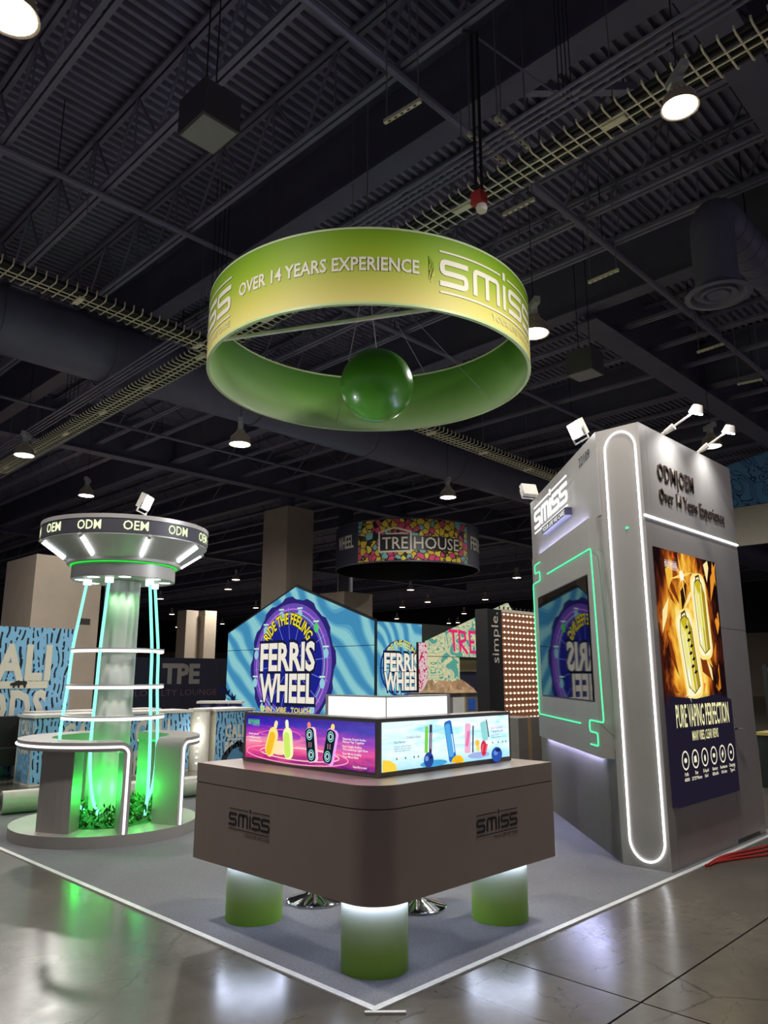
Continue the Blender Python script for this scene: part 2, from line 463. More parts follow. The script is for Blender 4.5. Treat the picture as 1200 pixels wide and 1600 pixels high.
# fire sprinkler pipes along X
for k, (y, z, r, lab) in enumerate([(6.47, 8.2, .045, 'grey pipe crossing under the joists behind the box speaker'),
                                  (2.02, 8.2, .05, 'grey pipe crossing the whole ceiling above the green ring'),
                                  (-1.9, 8.2, .045, 'grey pipe at the top edge of the picture nearest the camera'),
                                  (12.5, 8.1, .045, 'grey pipe beyond the large duct, first of two'),
                                  (15.4, 8.1, .045, 'grey pipe beyond the large duct, farther of two')]):
    p = thing('sprinkler_pipe', (0, y, z), lab, 'pipe')
    MB().tube([(-13.5, y, z), (20.2, y, z)], r, 8).build('pipe', M_pipe, p, True)
    x = 0.4
    me = None
    while x < 16:
        if me is None: me = MB().lathe([(r + .012, -.02), (r + .03, -.02), (r + .03, .02), (r + .012, .02)], (0, 0, 0), 10).mesh('coupling', M_pipe)
        inst('hanger', MB().tube([(0, 0, r), (0, 0, 9.36 - z)], .008, 5).mesh('hanger', M_cable), p, (x, 0, 0)); x += 3.3

# big round duct along X
DY, DZ, DR = 10.36, 7.68, .58
dt = thing('round_duct', (0, DY, DZ), 'huge dark round air duct running behind the cable tray', 'duct')
MB().tube([(-13, DY, DZ), (60, DY, DZ)], DR, 28).build('duct_shell', M_duct, dt, True)
for x in (-3.2, 1.0, 3.0, 6.5, 10.0, 13.5, 18.0):
    MB().tube([(x - .03, DY, DZ), (x + .03, DY, DZ)], DR + .02, 28).build('duct_band', M_duct, dt, True)
for x in (-1, 4.6, 9.6, 15.1):
    MB().tube([(x, DY, DZ + DR), (x, DY, 9.36)], .012, 5).build('hanger', M_cable, dt)
# elbow duct with round diffuser
de = thing('elbow_duct', (6.48, .22, 6.4), 'dark elbow duct dropping to a round ceiling diffuser', 'duct')
path = [(6.48, .22, 6.5), (6.48, .22, 7.25)] + [(6.48 + .42 - .42 * cos(a), .22, 7.25 + .42 * sin(a)) for a in [pi / 2 * i / 8 for i in range(1, 9)]] + [(12, .22, 7.67)]
MB().tube(path, .27, 24).build('duct_shell', M_duct, de, True)
for i in range(14):
    x = 7.1 + i * .3
    MB().tube([(x - .012, .22, 7.67), (x + .012, .22, 7.67)], .278, 24).build('duct_rib', M_duct, de, True)
df = MB().lathe([(.27, .12), (.40, .02), (.41, 0), (.34, -.01), (.30, .05), (.24, .05)], (6.48, .22, 6.4), 32).build('diffuser', M_duct, de, True)
MB().lathe([(.24, .06), (.235, 0), (.18, .005), (.15, .05)], (6.48, .22, 6.4), 32).build('cone', M_duct, df, True)
MB().lathe([(.15, .07), (.13, .005), (.09, .0), (.0, .03)], (6.48, .22, 6.4), 24).build('cone', M_duct, df, True)
MB().tube([(8, .22, 7.95), (8, .22, 9.36)], .012, 5).build('hanger', M_cable, de)

# speakers hung from the roof
def speaker(x0, y0, x1, y1, z0, z1, label):
    s = thing('ceiling_speaker', ((x0 + x1) / 2, (y0 + y1) / 2, z0), label, 'speaker')
    MB().box((x0, y0, z0), (x1, y1, z1)).build('cabinet', paint('speaker_black', '#454248', .6), s)
    MB().box((x0 + .02, y0 + .02, z0 - .012), (x1 - .02, y1 - .02, z0)).build('grille', paint('speaker_grille', '#8d8a92', .7), s)
    for dx, dy in ((x0 + .04, y0 + .04), (x1 - .04, y1 - .04)):
        MB().tube([(dx, dy, z1), (dx, dy, 9.36)], .008, 5).build('hanger', M_cable, s)
speaker(.16, 2.38, .56, 2.82, 6.6, 6.97, 'black box speaker hung below the joists at upper left')
speaker(7.86, 2.78, 8.28, 3.26, 6.6, 7.0, 'dark box speaker hung beyond the green ring, grille down')

# cable trays (centre spine, upturned rungs) carrying cables
def tray(name, p0, p1, label, n, side):
    p0, p1 = V(p0), V(p1); t = thing(name, p0, label, 'cable tray'); d = (p1 - p0).normalized(); w = V((-d.y, d.x, 0)) * side
    for k in (-.05, .05):
        MB().tube([p0 + w * k, p1 + w * k], .011, 5).build('spine_wire', M_galv, t)
    q = [w * -.24 + V((0, 0, .10)), w * -.235 + V((0, 0, .02)), w * -.20, w * .2, w * .235 + V((0, 0, .02)), w * .24 + V((0, 0, .05))]
    me = MB().tube([tuple(x) for x in q], .010, 5).mesh('rung', M_galv)
    for i in range(n): inst('rung', me, t, (p1 - p0) * ((i + .5) / n))
    for k, (o, h) in enumerate([(-.17, .03), (-.10, .03), (-.03, .03), (.09, .03), (.16, .035), (-.13, .075)]):
        MB().tube([p0 + w * o + V((0, 0, h)), p1 + w * o + V((0, 0, h))], .026, 6).build('cable', M_cable, t, True)
    for i in range(4, n, 14):
        c = p0 + (p1 - p0) * ((i + .5) / n)
        if not 9.6 < c.y < 11.1: MB().tube([c + V((0, 0, .01)), V((c.x, c.y, 9.36))], .007, 5).build('hanger', M_rod, t)
        MB().box((c.x - .04, c.y - .12, c.z - .03), (c.x + .04, c.y + .12, c.z + .005)).build('splice_bracket', M_galv, t)
    return t
tray('cable_tray', (3.16, -2.6, 6.9), (3.72, 18.0, 6.9), 'bright wire cable tray running past the round lamp at upper right', 150, 1)
tray('cable_tray', (-1.6, 6.75, 6.72), (15.5, 7.4, 6.72), 'wire cable tray entering at left and passing behind the green ring', 122, 1)
# conduits beside the first tray
for k in range(4):
    o = .34 + .08 * k
    c = thing('conduit', (3.16 - o, -2.6, 7.02), ['thin dark conduit beside the bright cable tray, nearest the tray', 'thin dark conduit beside the bright cable tray, second from tray', 'thin dark conduit beside the bright cable tray, third from tray', 'thin dark conduit beside the bright cable tray, farthest from tray'][k], 'conduit', 'conduits beside the cable tray')
    MB().tube([(3.16 - o, -2.6, 7.02), (3.72 - o, 18, 7.02)], .02, 6).build('pipe', M_pipe, c, True)
    for y in (.2, 6.4, 12): MB().tube([(3.23 - o + .027 * y, y, 7.02), (3.23 - o + .027 * y, y, 9.36)], .006, 5).build('hanger', M_cable, c)
c = thing('twin_pipe', (1.9, 4, 7.9), 'pair of pale pipes running away at far left below joists', 'pipe')
for k in (0, .13): MB().tube([(4.15 + k, 11.2, 7.4), (5.2 + k, 40, 7.4)], .045, 8).build('pipe', M_pipe, c, True)
for y in (12, 17, 22): MB().tube([(4.15 + (y - 11.2) * .0365, y, 7.44), (4.15 + (y - 11.2) * .0365, y, 9.36)], .01, 5).build('hanger', M_cable, c)

# strut trapeze hangers
strut_pts = [((1.93, 1.78), (1.96, 1.37), 'perforated strut hanging from two rods left of the drop pole'),
             ((2.69, 1.29), (3.28, 1.29), 'perforated strut just behind the twin drop pole'),
             ((2.71, .95), (3.26, .96), 'perforated strut right of the twin drop pole above tray'),
             ((4.10, 1.84), (4.10, 1.44), 'perforated strut hanging under the bright tray, right of red device'),
             ((6.32, 1.91), (6.30, 1.49), 'perforated strut hung alone right of the green ring'),
             ((9.85, 1.76), (9.81, 1.35), 'perforated strut hung below the round diffuser'),
             ((11.9, 1.80), (11.95, 1.42), 'perforated strut far right, beyond the round diffuser')]
for (a, b, lab) in strut_pts:
    A, B = V((a[0], a[1], 7.2)), V((b[0], b[1], 7.2)); t = thing('trapeze_hanger', (A + B) / 2, lab, 'hanger', 'strut hangers under the roof')
    L = (B - A).length; fr = Fr(A, B - A, (0, 0, 1))
    MB().box((-.03, -.02, -.02), (L + .03, .02, .02), fr).build('strut', M_galv, t)
    k = MB(); n = int(L / .075)
    for i in range(n): k.box((.02 + i * L / n, -.0215, -.009), (.055 + i * L / n, -.0195, .009), fr)
    k.build('slot', M_black, t, kind='stuff')
    for p in (A, B): MB().tube([p, (p.x, p.y, 9.36)], .008, 5).build('rod', M_rod, t)

# twin drop pole with red fire device
dp = thing('drop_pole', (2.56, 1.10, 6.28), 'tall twin black drop pole ending in a red device', 'pole')
for k in (-.03, .03): MB().tube([(2.56 + .7 * k, 1.10 - .7 * k, 6.33), (2.56 + .7 * k, 1.10 - .7 * k, 8.26)], .017, 6).build('pole', M_cable, dp, True)
MB().box((2.50, 1.04, 6.20), (2.62, 1.16, 6.34)).build('red_housing', M_red, dp)
MB().lathe([(.0, 0), (.05, .01), (.06, .05), (.05, .08)], (2.57, 1.08, 6.12), 14).build('strobe_lens', M_white, dp, True)
MB().tube([(2.44, 1.16, 8.24), (2.58, 1.08, 8.24)], .02, 6).build('clamp', M_cable, dp)
MB().tube([(2.58, 1.08, 8.2), (3.3, .55, 7.6)], .012, 5).build('stay', M_pipe, dp)

# high bay lamps
def hb_parts():
    P = {}
    P['hood'] = (MB().lathe([(.0, .30), (.09, .30), (.10, .22), (.17, .17), (.215, .04), (.225, 0), (.205, .005), (.19, .02)], (0, 0, 0), 24).mesh('hood', paint('lamp_hood', '#b8aa98', .45, .4), smooth=True))
    P['lens'] = (MB().lathe([(.2, .008), (.12, -.008), (.0, -.014)], (0, 0, 0), 24).mesh('lens', E_lens, smooth=True))
    P['driver_box'] = (MB().box((-.2, -.045, .42), (.2, .045, .52)).box((-.05, -.05, .30), (.05, .05, .42)).mesh('driver_box', paint('driver_grey', '#b9b9bd', .45, .3)))
    f = MB()
    for k in range(20):
        a = 2 * pi * k / 20; f.tube([(.1 * cos(a), .1 * sin(a), .24), (.19 * cos(a), .19 * sin(a), .14)], .007, 4)
    P['fin'] = f.mesh('cooling_fins', M_galv)
    return P
HB = hb_parts(); STEM = {}
def highbay(x, y, label, lit=True, z=6.6, rz=.9, group='high bay lamps'):
    t = thing('high_bay_lamp', (x, y, z), label, 'lamp', group)
    for n, me in HB.items():
        if n == 'fin' and not lit: continue
        inst('cooling_fins' if n == 'fin' else n, me, t, (0, 0, 0), rz)
    if z not in STEM: STEM[z] = MB().tube([(0, 0, .52), (0, 0, 9.44 - z)], .006, 5).mesh('stem', M_cable)
    inst('stem', STEM[z], t)
    if lit:
        lamp('AREA', 'lamp_light', t, (x, y, z - .03), LAMP_W, (1, .96, .91), .38, (x, y, 0))
    return t
near = [(2.76, -0.86, 6.28, 'blazing round high bay lamp beside the bright cable tray'),
        (-1.44, 2.59, 6.6, 'blazing high bay lamp cut by the upper left corner'),
        (6.13, 2.77, 6.6, 'high bay lamp glowing just behind the ring sign edge'),
        (5.35, 9.17, 6.1, 'white high bay lamp hanging left below the green ring'),
        (12.03, 9.32, 6.18, 'white high bay lamp above the doodle printed ring'),
        (13.71, 3.09, 6.6, 'high bay lamp right behind the tall booth wall'),
        (6.04, 17.67, 6.6, 'pink-hooded high bay lamp above the lit round cap'),
        (2.95, 13.92, 6.35, 'yellowish high bay lamp under the far cable tray'),
        (20.9, 8.9, 6.6, 'high bay lamp hidden behind the tall booth'), (20.9, 18.0, 6.6, 'high bay lamp beyond the doodle ring, hidden by it'),
        (6.0, 25.3, 6.6, 'high bay lamp out of frame beyond the striped banner'), (-1.4, 8.9, 6.6, 'high bay lamp left outside the frame by the first tray')]
for x, y, z, l in near:
    t = highbay(x, y, l, True, z)
    if 'bright cable' in l:
        for k in t.children:
            if k.type == 'LIGHT': continue
            if k.name.startswith('stem'): k.scale = (1, 1, 1.05); k.location.z = -.12
            else: k.scale = (.7, .7, .7)
far = [(22.5, 42.7, 'small far lamp just right of the round tower column'),
       (29.7, 53.6, 'faint far lamp between round tower column and thin beige columns'),
       (38.9, 68.3, 'tiny far lamp touching the thinner left beige column'),
       (20.1, 30.6, 'small far lamp left of tall beige column, upper of two'),
       (22.4, 34.7, 'small far lamp left of tall beige column, larger lower of two'),
       (31.0, 43.7, 'small far lamp close against the tall beige column edge'),
       (42.2, 68.1, 'tiny far lamp right of the thin beige column pair'),
       (39.4, 60.7, 'tiny far lamp low over the blue pointed booth eave'),
       (30.2, 27.2, 'far lamp under the doodle ring, left of its centre'),
       (36.6, 31.4, 'smaller far lamp under the doodle ring, near centre'),
       (38.3, 35.4, 'far lamp over the blue side panel with wheel lettering'),
       (46.5, 43.7, 'tiny far lamp right above the blue side panel edge'),
       (29.9, 19.4, 'far lamp under the doodle ring, nearest the grey booth'),
       (38.0, 27.5, 'far lamp above the black lettered post'),
       (46.2, 35.8, 'far lamp above the teal gable slope'),
       (54.3, 44.1, 'tiny far lamp over the teal gable, left of two'),
       (54.2, 42.9, 'tiny far lamp over the teal gable, right of two')]
for x, y, l in far: highbay(x, y, l, 'touching' not in l, group='far high bay lamps')
# cladded hall columns
def column(name, x0, y0, x1, y1, z1, label):
    return MB().box((x0, y0, 0), (x1, y1, z1)).build(name, M_beige, None, kind='structure', label=label)
column('column', 13.96, 18.51, 15.2, 19.97, 7.75, 'tall beige clad column behind the pointed blue booth')
c = MB().tube([(14.5, 19.2, 7.75), (14.5, 19.2, 9.36)], .28, 16).build('column', M_beam, None, True, kind='structure')
MB().tube([(17.6, 19.3, 0), (17.6, 19.3, 9.36)], .3, 16).build('column', paint('column_steel', '#3a3945', .6), None, True, kind='structure')
column('column', 15.44, 17.0, 16.87, 18.89, 4.58, 'low beige column block right of the tall column')
column('column', 4.89, 17.79, 6.75, 19.94, 4.82, 'wide beige column block at far left')
MB().box((6.15, 17.765, 3.0), (6.5, 17.79, 3.16)).build('vent', M_seam, bpy.data.objects['column.003'] if 'column.003' in bpy.data.objects else None)
column('column', 20.8, 36.5, 21.6, 37.5, 5.4, 'thin beige column far behind, left of a pair')
column('column', 21.75, 36.0, 22.55, 36.9, 5.4, 'thin beige column far behind, right of a pair')

# ================================================================== THE BOOTH FLOOR
cp = MB().box((.04, .04, 0), (6.05, 8.2, .008)).build('carpet', M_carpet, None, label='grey-blue booth carpet under the counter, edged in white tape', category='carpet')
MB().box((0, 0, 0), (6.1, .042, .0095)).build('border_tape', M_tape, cp)
MB().box((0, .042, 0), (.042, 8.2, .0095)).build('border_tape', M_tape, cp)
MB().box((-.04, -.012, .0), (.16, .012, .0105), Fr((-.01, .0, 0), (1, -1, 0), (1, 1, 0), (0, 0, 1))).build('border_tape', M_tape, cp)

# ---------------------------------------------------------------- L-shaped counter
ZC0, ZC1, ZS = .408, 1.016, .892
def lshape(o, e, w, r):
    "outer corner at (o, o), arms to e, arm width w, outer corner radius r"
    P = [(e, o), (e, o + w), (o + w, o + w), (o + w, e), (o, e)]
    P += [(o + r - r * cos(a), o + r - r * sin(a)) for a in [pi / 2 * i / 12 for i in range(13)]]
    return P
ct = thing('display_counter', (.95, .95, 0), 'taupe L-shaped counter with rounded corner on three green legs', 'counter')
MB().prism(lshape(.1, 1.83, .66, .20), ZC0, ZS - .003).build('body', M_silverlow, ct, True)
MB().prism(lshape(.104, 1.826, .65, .196), ZS - .003, ZS + .003).build('seam', M_seam, ct)
MB().prism(lshape(.1, 1.83, .66, .20), ZS + .003, ZC1).build('worktop', M_silverlow, ct, True)
M_leg = grad('leg_print_glow', [(0, '#84b53a'), (.3, '#98c052'), (.6, '#c0d8a4'), (.88, '#eef6ec'), (1, '#f6faf6')], .4, weave=False)  # green-to-white print; its pale top also paints in the ring lights' glow
for (x, y) in ((.40, .40), (.45, 1.60), (1.62, .42)):
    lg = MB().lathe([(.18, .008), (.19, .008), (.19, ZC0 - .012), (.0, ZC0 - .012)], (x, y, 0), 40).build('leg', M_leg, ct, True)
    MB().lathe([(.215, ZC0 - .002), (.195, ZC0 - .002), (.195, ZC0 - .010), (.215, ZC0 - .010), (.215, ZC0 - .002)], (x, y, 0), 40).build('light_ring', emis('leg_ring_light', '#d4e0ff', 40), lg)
fl = Fr((.1, 1.83, 0), (0, -1, 0), (0, 0, 1)); frt = Fr((.1, .1, 0), (1, 0, 0), (0, 0, 1))
for fr, a0 in ((fl, .40), (frt, .87)):
    k = .072
    MB().flat(LOGO, fr, .0025, ox=a0, oy=.665, sx=k, sy=k * 1.12).build('logo_lettering', M_ltr, ct)
    MB().flat(TAGL, fr, .0025, ox=a0, oy=.665, sx=k, sy=k * 1.12).build('tagline_lettering', paint('dim_lettering', '#4a3f38', .4), ct)

# ---------------------------------------------------------------- corner light box with two adverts
lb = thing('corner_light_box', (.7, .7, ZC1), 'low two-sided advert light box standing on the taupe counter', 'light box')
ZB = ZC1 + .002; ZT = 1.350
P = [(1.72, .355), (1.72, .50), (.52, .50), (.52, 1.69), (.375, 1.69), (.375, .355)]
MB().prism(P, ZB, ZT).build('frame', M_frame, lb)
fL = Fr((.375, 1.69, ZB), (0, -1, 0), (0, 0, 1)); fR = Fr((.375, .355, ZB), (1, 0, 0), (0, 0, 1))
def artL(t, uv):
    s = t.n('ShaderNodeSeparateXYZ'); t.l(uv, s.inputs[0]); n = t.noise(uv, 5, 5, .6, .8)
    f = t.math('ADD', s.outputs[1], t.math('MULTIPLY', t.math('SUBTRACT', n, .5), .7))
    c1 = t.ramp(f, [(.0, '#c0287a'), (.25, '#f25a8c'), (.42, '#f7a0b0'), (.58, '#b53ab0'), (.8, '#3a22b8'), (1, '#2a1a9a')])
    c2 = t.ramp(f, [(.0, '#4a1880'), (.3, '#e8559a'), (.55, '#9a48b8'), (.8, '#5048b0'), (1, '#4a3a98')])
    return t.mix(s.outputs[0], c1, c2)
def artR(t, uv):
    s = t.n('ShaderNodeSeparateXYZ'); t.l(uv, s.inputs[0]); n = t.noise(uv, 4, 4, .6, 1.2)
    c = t.ramp(n, [(.3, '#f6fdff'), (.5, '#d9f6fb'), (.62, '#a8e6f2'), (.8, '#7cc8e8')])
    return t.mix(t.ramp(s.outputs[1], [(0, (.75, .75, .75, 1)), (.3, (0, 0, 0, 1))]), c, '#8fd4ee')
sl = MB().rect(.035, .028, 1.315, ZT - ZB - .022, .004, fL, .008).build('screen', uv_emit('advert_purple', artL, 1.05), lb)
sr = MB().rect(.035, .028, 1.32, ZT - ZB - .022, .004, fR, .008).build('screen', uv_emit('advert_ice', artR, 1.15), lb)
_fc = {}
def flatcol(h, s=1.0):
    k = 'print_' + h.strip('#') + ('' if s == 1 else '_%d' % int(s * 100))
    return emis(k, h, s)
class Art:
    "flat printed shapes on one face, layered a hair apart and grouped by colour"
    def __init__(s, fr, parent, name='print', c=.006, step=.0006, mat=flatcol):
        s.fr, s.p, s.name, s.c, s.step, s.mat = fr, parent, name, c, step, mat; s.cur = None; s.mb = None; s.nm = None
    def put(s, g, col, name=None):
        nm = name or s.name
        if s.cur != (col, nm): s.flush(); s.cur = (col, nm); s.mb = MB(); s.c += s.step
        s.mb.flat(g, s.fr, s.c); return s
    def flush(s):
        if s.mb and s.mb.v:
            m = s.mat(s.cur[0]) if isinstance(s.cur[0], str) else s.cur[0]
            if s.cur[1] in ('lettering', 'icon_print'):
                for vs, fs in islands((s.mb.v, s.mb.f)): MB().add(vs, fs).build('letter' if s.cur[1] == 'lettering' else 'icon', m, s.p)
            else: s.mb.build(s.cur[1], m, s.p)
        s.mb = None; s.cur = None
H = ZT - ZB - .05
a = Art(fL, sl)
X0, Y0 = .035, .028; SWd = 1.28
def ax(x, y): return X0 + x * SWd, Y0 + y * H
a.put(stroke(ell(*ax(.42, .17), .52, .055, 40), .008, closed=True), '#ff9ac0', 'light_swirl')
a.put(stroke(ell(*ax(.45, .2), .40, .038, 40), .006, closed=True), '#ffe0d8', 'light_swirl')
a.put(stroke(ell(*ax(.25, .45), .3, .07, 30, .1), .006, closed=True), '#ff6ab0', 'light_swirl')
a.put(poly(ell(*ax(.3, .3), .12, .045, 24)), '#ffe6b8', 'light_swirl')
def dev(cx, cy, w, h, rot, cols, tip):
    x, y = ax(cx, cy); rot = rad(rot)
    px, py = x - sin(rot) * h * .60, y + cos(rot) * h * .60
    a.put(poly(capsule(px, py, w * .34, h * .28, rot)), tip, 'device_tip')
    a.put(poly(capsule(x, y, w, h, rot)), cols[0], 'device_print')
    a.put(poly(capsule(x - w * .1, y - h * .05, w * .62, h * .8, rot)), cols[1], 'device_print')
dev(.235, .42, .105, .20, -20, ('#ffe98a', '#f6c02a'), '#ffe9a8')
dev(.375, .42, .10, .205, 8, ('#f4ffb8', '#cdee6a'), '#f3ffd0')
def dev2(cx, cy, rot, tip, rim):
    x, y = ax(cx, cy); rot = rad(rot); h, w = .205, .085
    a.put(poly(capsule(x - sin(rot) * h * .58, y + cos(rot) * h * .58, w * .4, h * .22, rot)), tip, 'device_tip')
    a.put(poly(capsule(x + .012, y, w * 1.25, h * 1.05, rot, .03)), rim, 'device_print')
    a.put(poly(capsule(x, y, w, h, rot, .03)), '#10222c', 'device_print')
    for sgn in (-1, 1):
        qx, qy = x - sin(rot) * h * .30 * sgn, y + cos(rot) * h * .30 * sgn
        a.put(stroke(ell(qx, qy, .026, .030, 20), .006, closed=True), '#8fe6e6', 'device_ring')
        a.put(stroke(ell(qx, qy, .014, .017, 16), .006, closed=True), '#e8ffff', 'device_ring')
    for d in (-.01, .01): a.put(stroke([(x + d, y - .016), (x + d, y + .016)], .005), '#e89a9a', 'device_ring')
dev2(.555, .44, 9, '#f08a7a', '#ffd0e8'); dev2(.70, .44, -14, '#ffe27a', '#f6a8ff')
a.put(shift(LOGO, *ax(.035, .82), .022), '#6cf05a', 'logo_lettering')
a.put(shift(TAGL, *ax(.035, .82), .022), '#6cf05a', 'logo_lettering')
for x, y, s, w in ((.04, .56, '· Breath-smooth', .12), (.04, .48, '· Intelligent touch', .14), (.04, .40, '· Turbo mode power', .16),
                   (.80, .615, 'Separate Sound Audio,', .205), (.80, .555, 'Flavour Vap Together', .19), (.80, .46, 'Four Single Audios,', .17), (.80, .40, 'The Listening Light Flow', .22),
                   (.80, .31, 'Four Mode Audibly', .165), (.80, .25, 'Your Mood Beat', .14), (.87, .06, 'Vape life in mind', .12)):
    a.put(shift(text(s, .013, w, .02), *ax(x, y)), '#ffe9f2', 'caption_lettering')
a.flush()
a = Art(fR, sr); SWd = 1.285
def blob(cx, cy, rx, ry, col, nm='fruit_print'): a.put(poly(ell(*ax(cx, cy), rx, ry, 20)), col, nm)
a.put(poly([ax(.0, .0), ax(.10, .0), ax(.085, .14), ax(.05, .22), ax(0, .25)]), '#ffd84a', 'fruit_print')
a.put(poly(ell(*ax(.36, .06), .13, .02, 20)), '#4aa8e0', 'splash_print'); a.put(poly(ell(*ax(.72, .12), .12, .02, 20)), '#a8b8ec', 'splash_print')
a.put(poly(capsule(*ax(.305, .58), .03, .16, -.05, .008)), '#7ed64a', 'device_print')
a.put(poly(capsule(*ax(.335, .52), .026, .215, -.05, .012)), '#3c3a4c', 'device_print')
a.put(poly(capsule(*ax(.335, .55), .012, .10, -.05, .004)), '#b09ac0', 'device_print')
a.put(poly(capsule(*ax(.485, .50), .075, .26, .2, .02)), '#2f6fc4', 'device_print')
a.put(poly(capsule(*ax(.478, .52), .05, .21, .2, .016)), '#5ab0ea', 'device_print')
a.put(poly(capsule(*ax(.505, .45), .012, .12, .2, .005)), '#d8f0ff', 'device_print')
a.put(poly(capsule(*ax(.625, .53), .06, .19, -.06, .014)), '#f6b8d8', 'device_print')
a.put(poly(capsule(*ax(.625, .52), .03, .10, -.25, .01)), '#e880b8', 'device_print')
a.put(poly(capsule(*ax(.668, .50), .014, .175, -.06, .006)), '#4a3a54', 'device_print')
a.put(poly(capsule(*ax(.765, .66), .065, .13, .2, .012)), '#9adfe0', 'device_print')
a.put(poly(capsule(*ax(.795, .72), .012, .12, .2, .005)), '#33485a', 'device_print')
blob(.315, .15, .046, .046, '#2a4a9c'); blob(.30, .18, .016, .016, '#7aa0dc'); blob(.33, .2, .012, .012, '#16285c')
a.put(poly(ell(*ax(.535, .0), .066, .05, 20, 0, 0, pi)), '#ffc928', 'fruit_print')
for k in range(5): a.put(stroke([ax(.535, 0), (ax(.535, 0)[0] + .055 * cos(.5 + .54 * k), ax(.535, 0)[1] + .042 * sin(.5 + .54 * k))], .004), '#e89a10', 'fruit_print')
blob(.70, .40, .024, .022, '#ffc84a'); blob(.705, .28, .02, .02, '#f2e26a')
blob(.752, .27, .034, .05, '#d8324a')
for k in range(8): blob(.735 + .034 * (k % 2) + .004 * (k // 2), .2 + .045 * (k // 2), .009, .009, '#ef6a7a')
blob(.865, .09, .062, .05, '#2f55b0'); blob(.855, .13, .024, .016, '#6a94de'); blob(.875, .19, .03, .012, '#1a2c66')
for x, y, s, w, h, col in ((.15, .64, 'Crystal e-liquid', .13, .016, '#8a9ab0'), (.065, .56, 'Duo Flavour', .10, .014, '#5a7a9a'), (.065, .48, 'Smooth switch of taste', .15, .010, '#6a8aa8'), (.065, .435, 'between two pure tastes', .15, .010, '#6a8aa8'), (.065, .39, 'with one light press', .14, .010, '#6a8aa8'),
                           (.815, .70, 'Smart Crystal Pod', .13, .013, '#d06ac0'), (.815, .62, 'Transparent Look', .14, .016, '#4a58b8'), (.815, .54, 'See every drop of', .09, .010, '#4a78a8'), (.815, .49, 'flavour inside it', .11, .010, '#4a78a8')):
    a.put(shift(text(s, h, w, .012), *ax(x, y)), col, 'caption_lettering')
for x, y in ((.08, .25), (.14, .25), (.20, .25), (.23, .25), (.825, .38), (.875, .38), (.915, .38), (.945, .38)): a.put(poly(ell(*ax(x, y), .007, .007, 10)), '#5a7a9a', 'icon_print')
a.flush()

# ---------------------------------------------------------------- plain white light box
wb = thing('white_light_box', (.9, .85, ZC1), 'plain glowing white light box behind the advert box', 'light box')
P = [(1.35, .60), (1.35, .655), (.755, .655), (.755, 1.19), (.70, 1.19), (.70, .60)]
MB().prism(P, ZC1 + .002, 1.472).build('frame', M_pale, wb)
MB().rect(.035, .02, .585, .445, .004, Fr((.70, 1.19, ZC1), (0, -1, 0), (0, 0, 1)), .006).build('panel', E_panel, wb)
MB().rect(.008, .02, .61, .445, .004, Fr((.70, .60, ZC1), (1, 0, 0), (0, 0, 1)), .006).build('panel', E_panel, wb)

# ---------------------------------------------------------------- bar stools under the counter
def stool(x, y, label):
    s = thing('bar_stool', (x, y, .008), label, 'stool', 'bar stools behind the counter')
    MB().lathe([(.0, .0), (.2, .0), (.205, .012), (.19, .022), (.08, .05), (.035, .075), (.03, .12)], (x, y, .008), 36).build('base', M_chrome, s, True)
    MB().tube([(x, y, .1), (x, y, .62)], .026, 14).build('stem', M_chrome, s, True)
    MB().tube([(x + .14 * cos(k), y + .14 * sin(k), .30) for k in [2 * pi * i / 20 for i in range(20)]], .01, 6, True).build('footrest', M_chrome, s, True)
    MB().lathe([(.0, .60), (.16, .60), (.19, .63), (.19, .68), (.16, .70), (.0, .70)], (x, y, 0), 28).build('seat', M_black, s, True)
stool(.99, 1.60, 'chrome based stool behind the left face of the counter')
stool(1.40, .97, 'chrome based stool behind the counter, right of front leg')

# ================================================================== THE TALL BOOTH WALL (right)
bt = thing('booth_tower', (4.9, 1.1, 0), 'tall grey booth structure with lit outlines, screen and poster', 'booth')
C0 = -3.05; XP = 3.57; Y0w = .09
foot = [(XP + .02, Y0w + .02), (5.84, Y0w + .02), (5.84, 2.76), (5.77, 2.72), (XP + .02, XP + .02 + C0 - .0)]
MB().prism(foot, .009, 3.92).build('core', M_silver, bt)
dg = Fr((5.77, 2.72, 0), (-1, -1, 0), (0, 0, 1)); DL = (5.77 - XP) * math.sqrt(2)
pf = Fr((XP, .52, 0), (0, -1, 0), (0, 0, 1)); rw = Fr((XP, Y0w, 0), (1, 0, 0), (0, 0, 1))
MB().rect(0, .009, .409, 3.93, .0, pf, .02).build('pillar_panel', M_silver, bt)
# diagonal wall: lower panels and sign fascia
MB().rect(.0, .009, DL - .39, .95, .0, dg, .014).build('wall_panel', M_silver, bt)
MB().rect(DL - .385, .009, DL, .95, .0, dg, .014).build('wall_panel', M_silver, bt)
MB().rect(.0, 3.1, DL, 3.93, .012, dg, .026).build('sign_fascia', M_silver, bt)
# proud middle panel holding the screen
so = .099
mid = [(XP + .03, XP + .03 + C0), (XP + .03, XP + .03 - 2.91), (5.44, 5.44 - 2.91), (5.51, 5.51 + C0)]
MB().prism(mid[::-1], .87, 3.09).build('screen_panel', M_silver, bt)
MB().tube([(XP + .26, XP + .26 + C0 + .055, 3.098), (5.44, 5.44 + C0 + .055, 3.098)], .012, 6).build('led_strip', E_cool, bt)
MB().tube([(XP + .26, XP + .26 + C0 + .055, .862), (5.44, 5.44 + C0 + .055, .862)], .012, 6).build('led_strip', E_cool, bt)
md = Fr((5.44, 5.44 - 2.91, 0), (-1, -1, 0), (0, 0, 1))
q2 = math.sqrt(2)
tv = MB().rect(.30, 1.375, 2.49, 2.55, .012, md, .02).build('screen', M_screen, bt)
MB().rect(.285, 1.36, 2.505, 2.565, .004, md, .006).build('screen_bezel', M_black, bt)
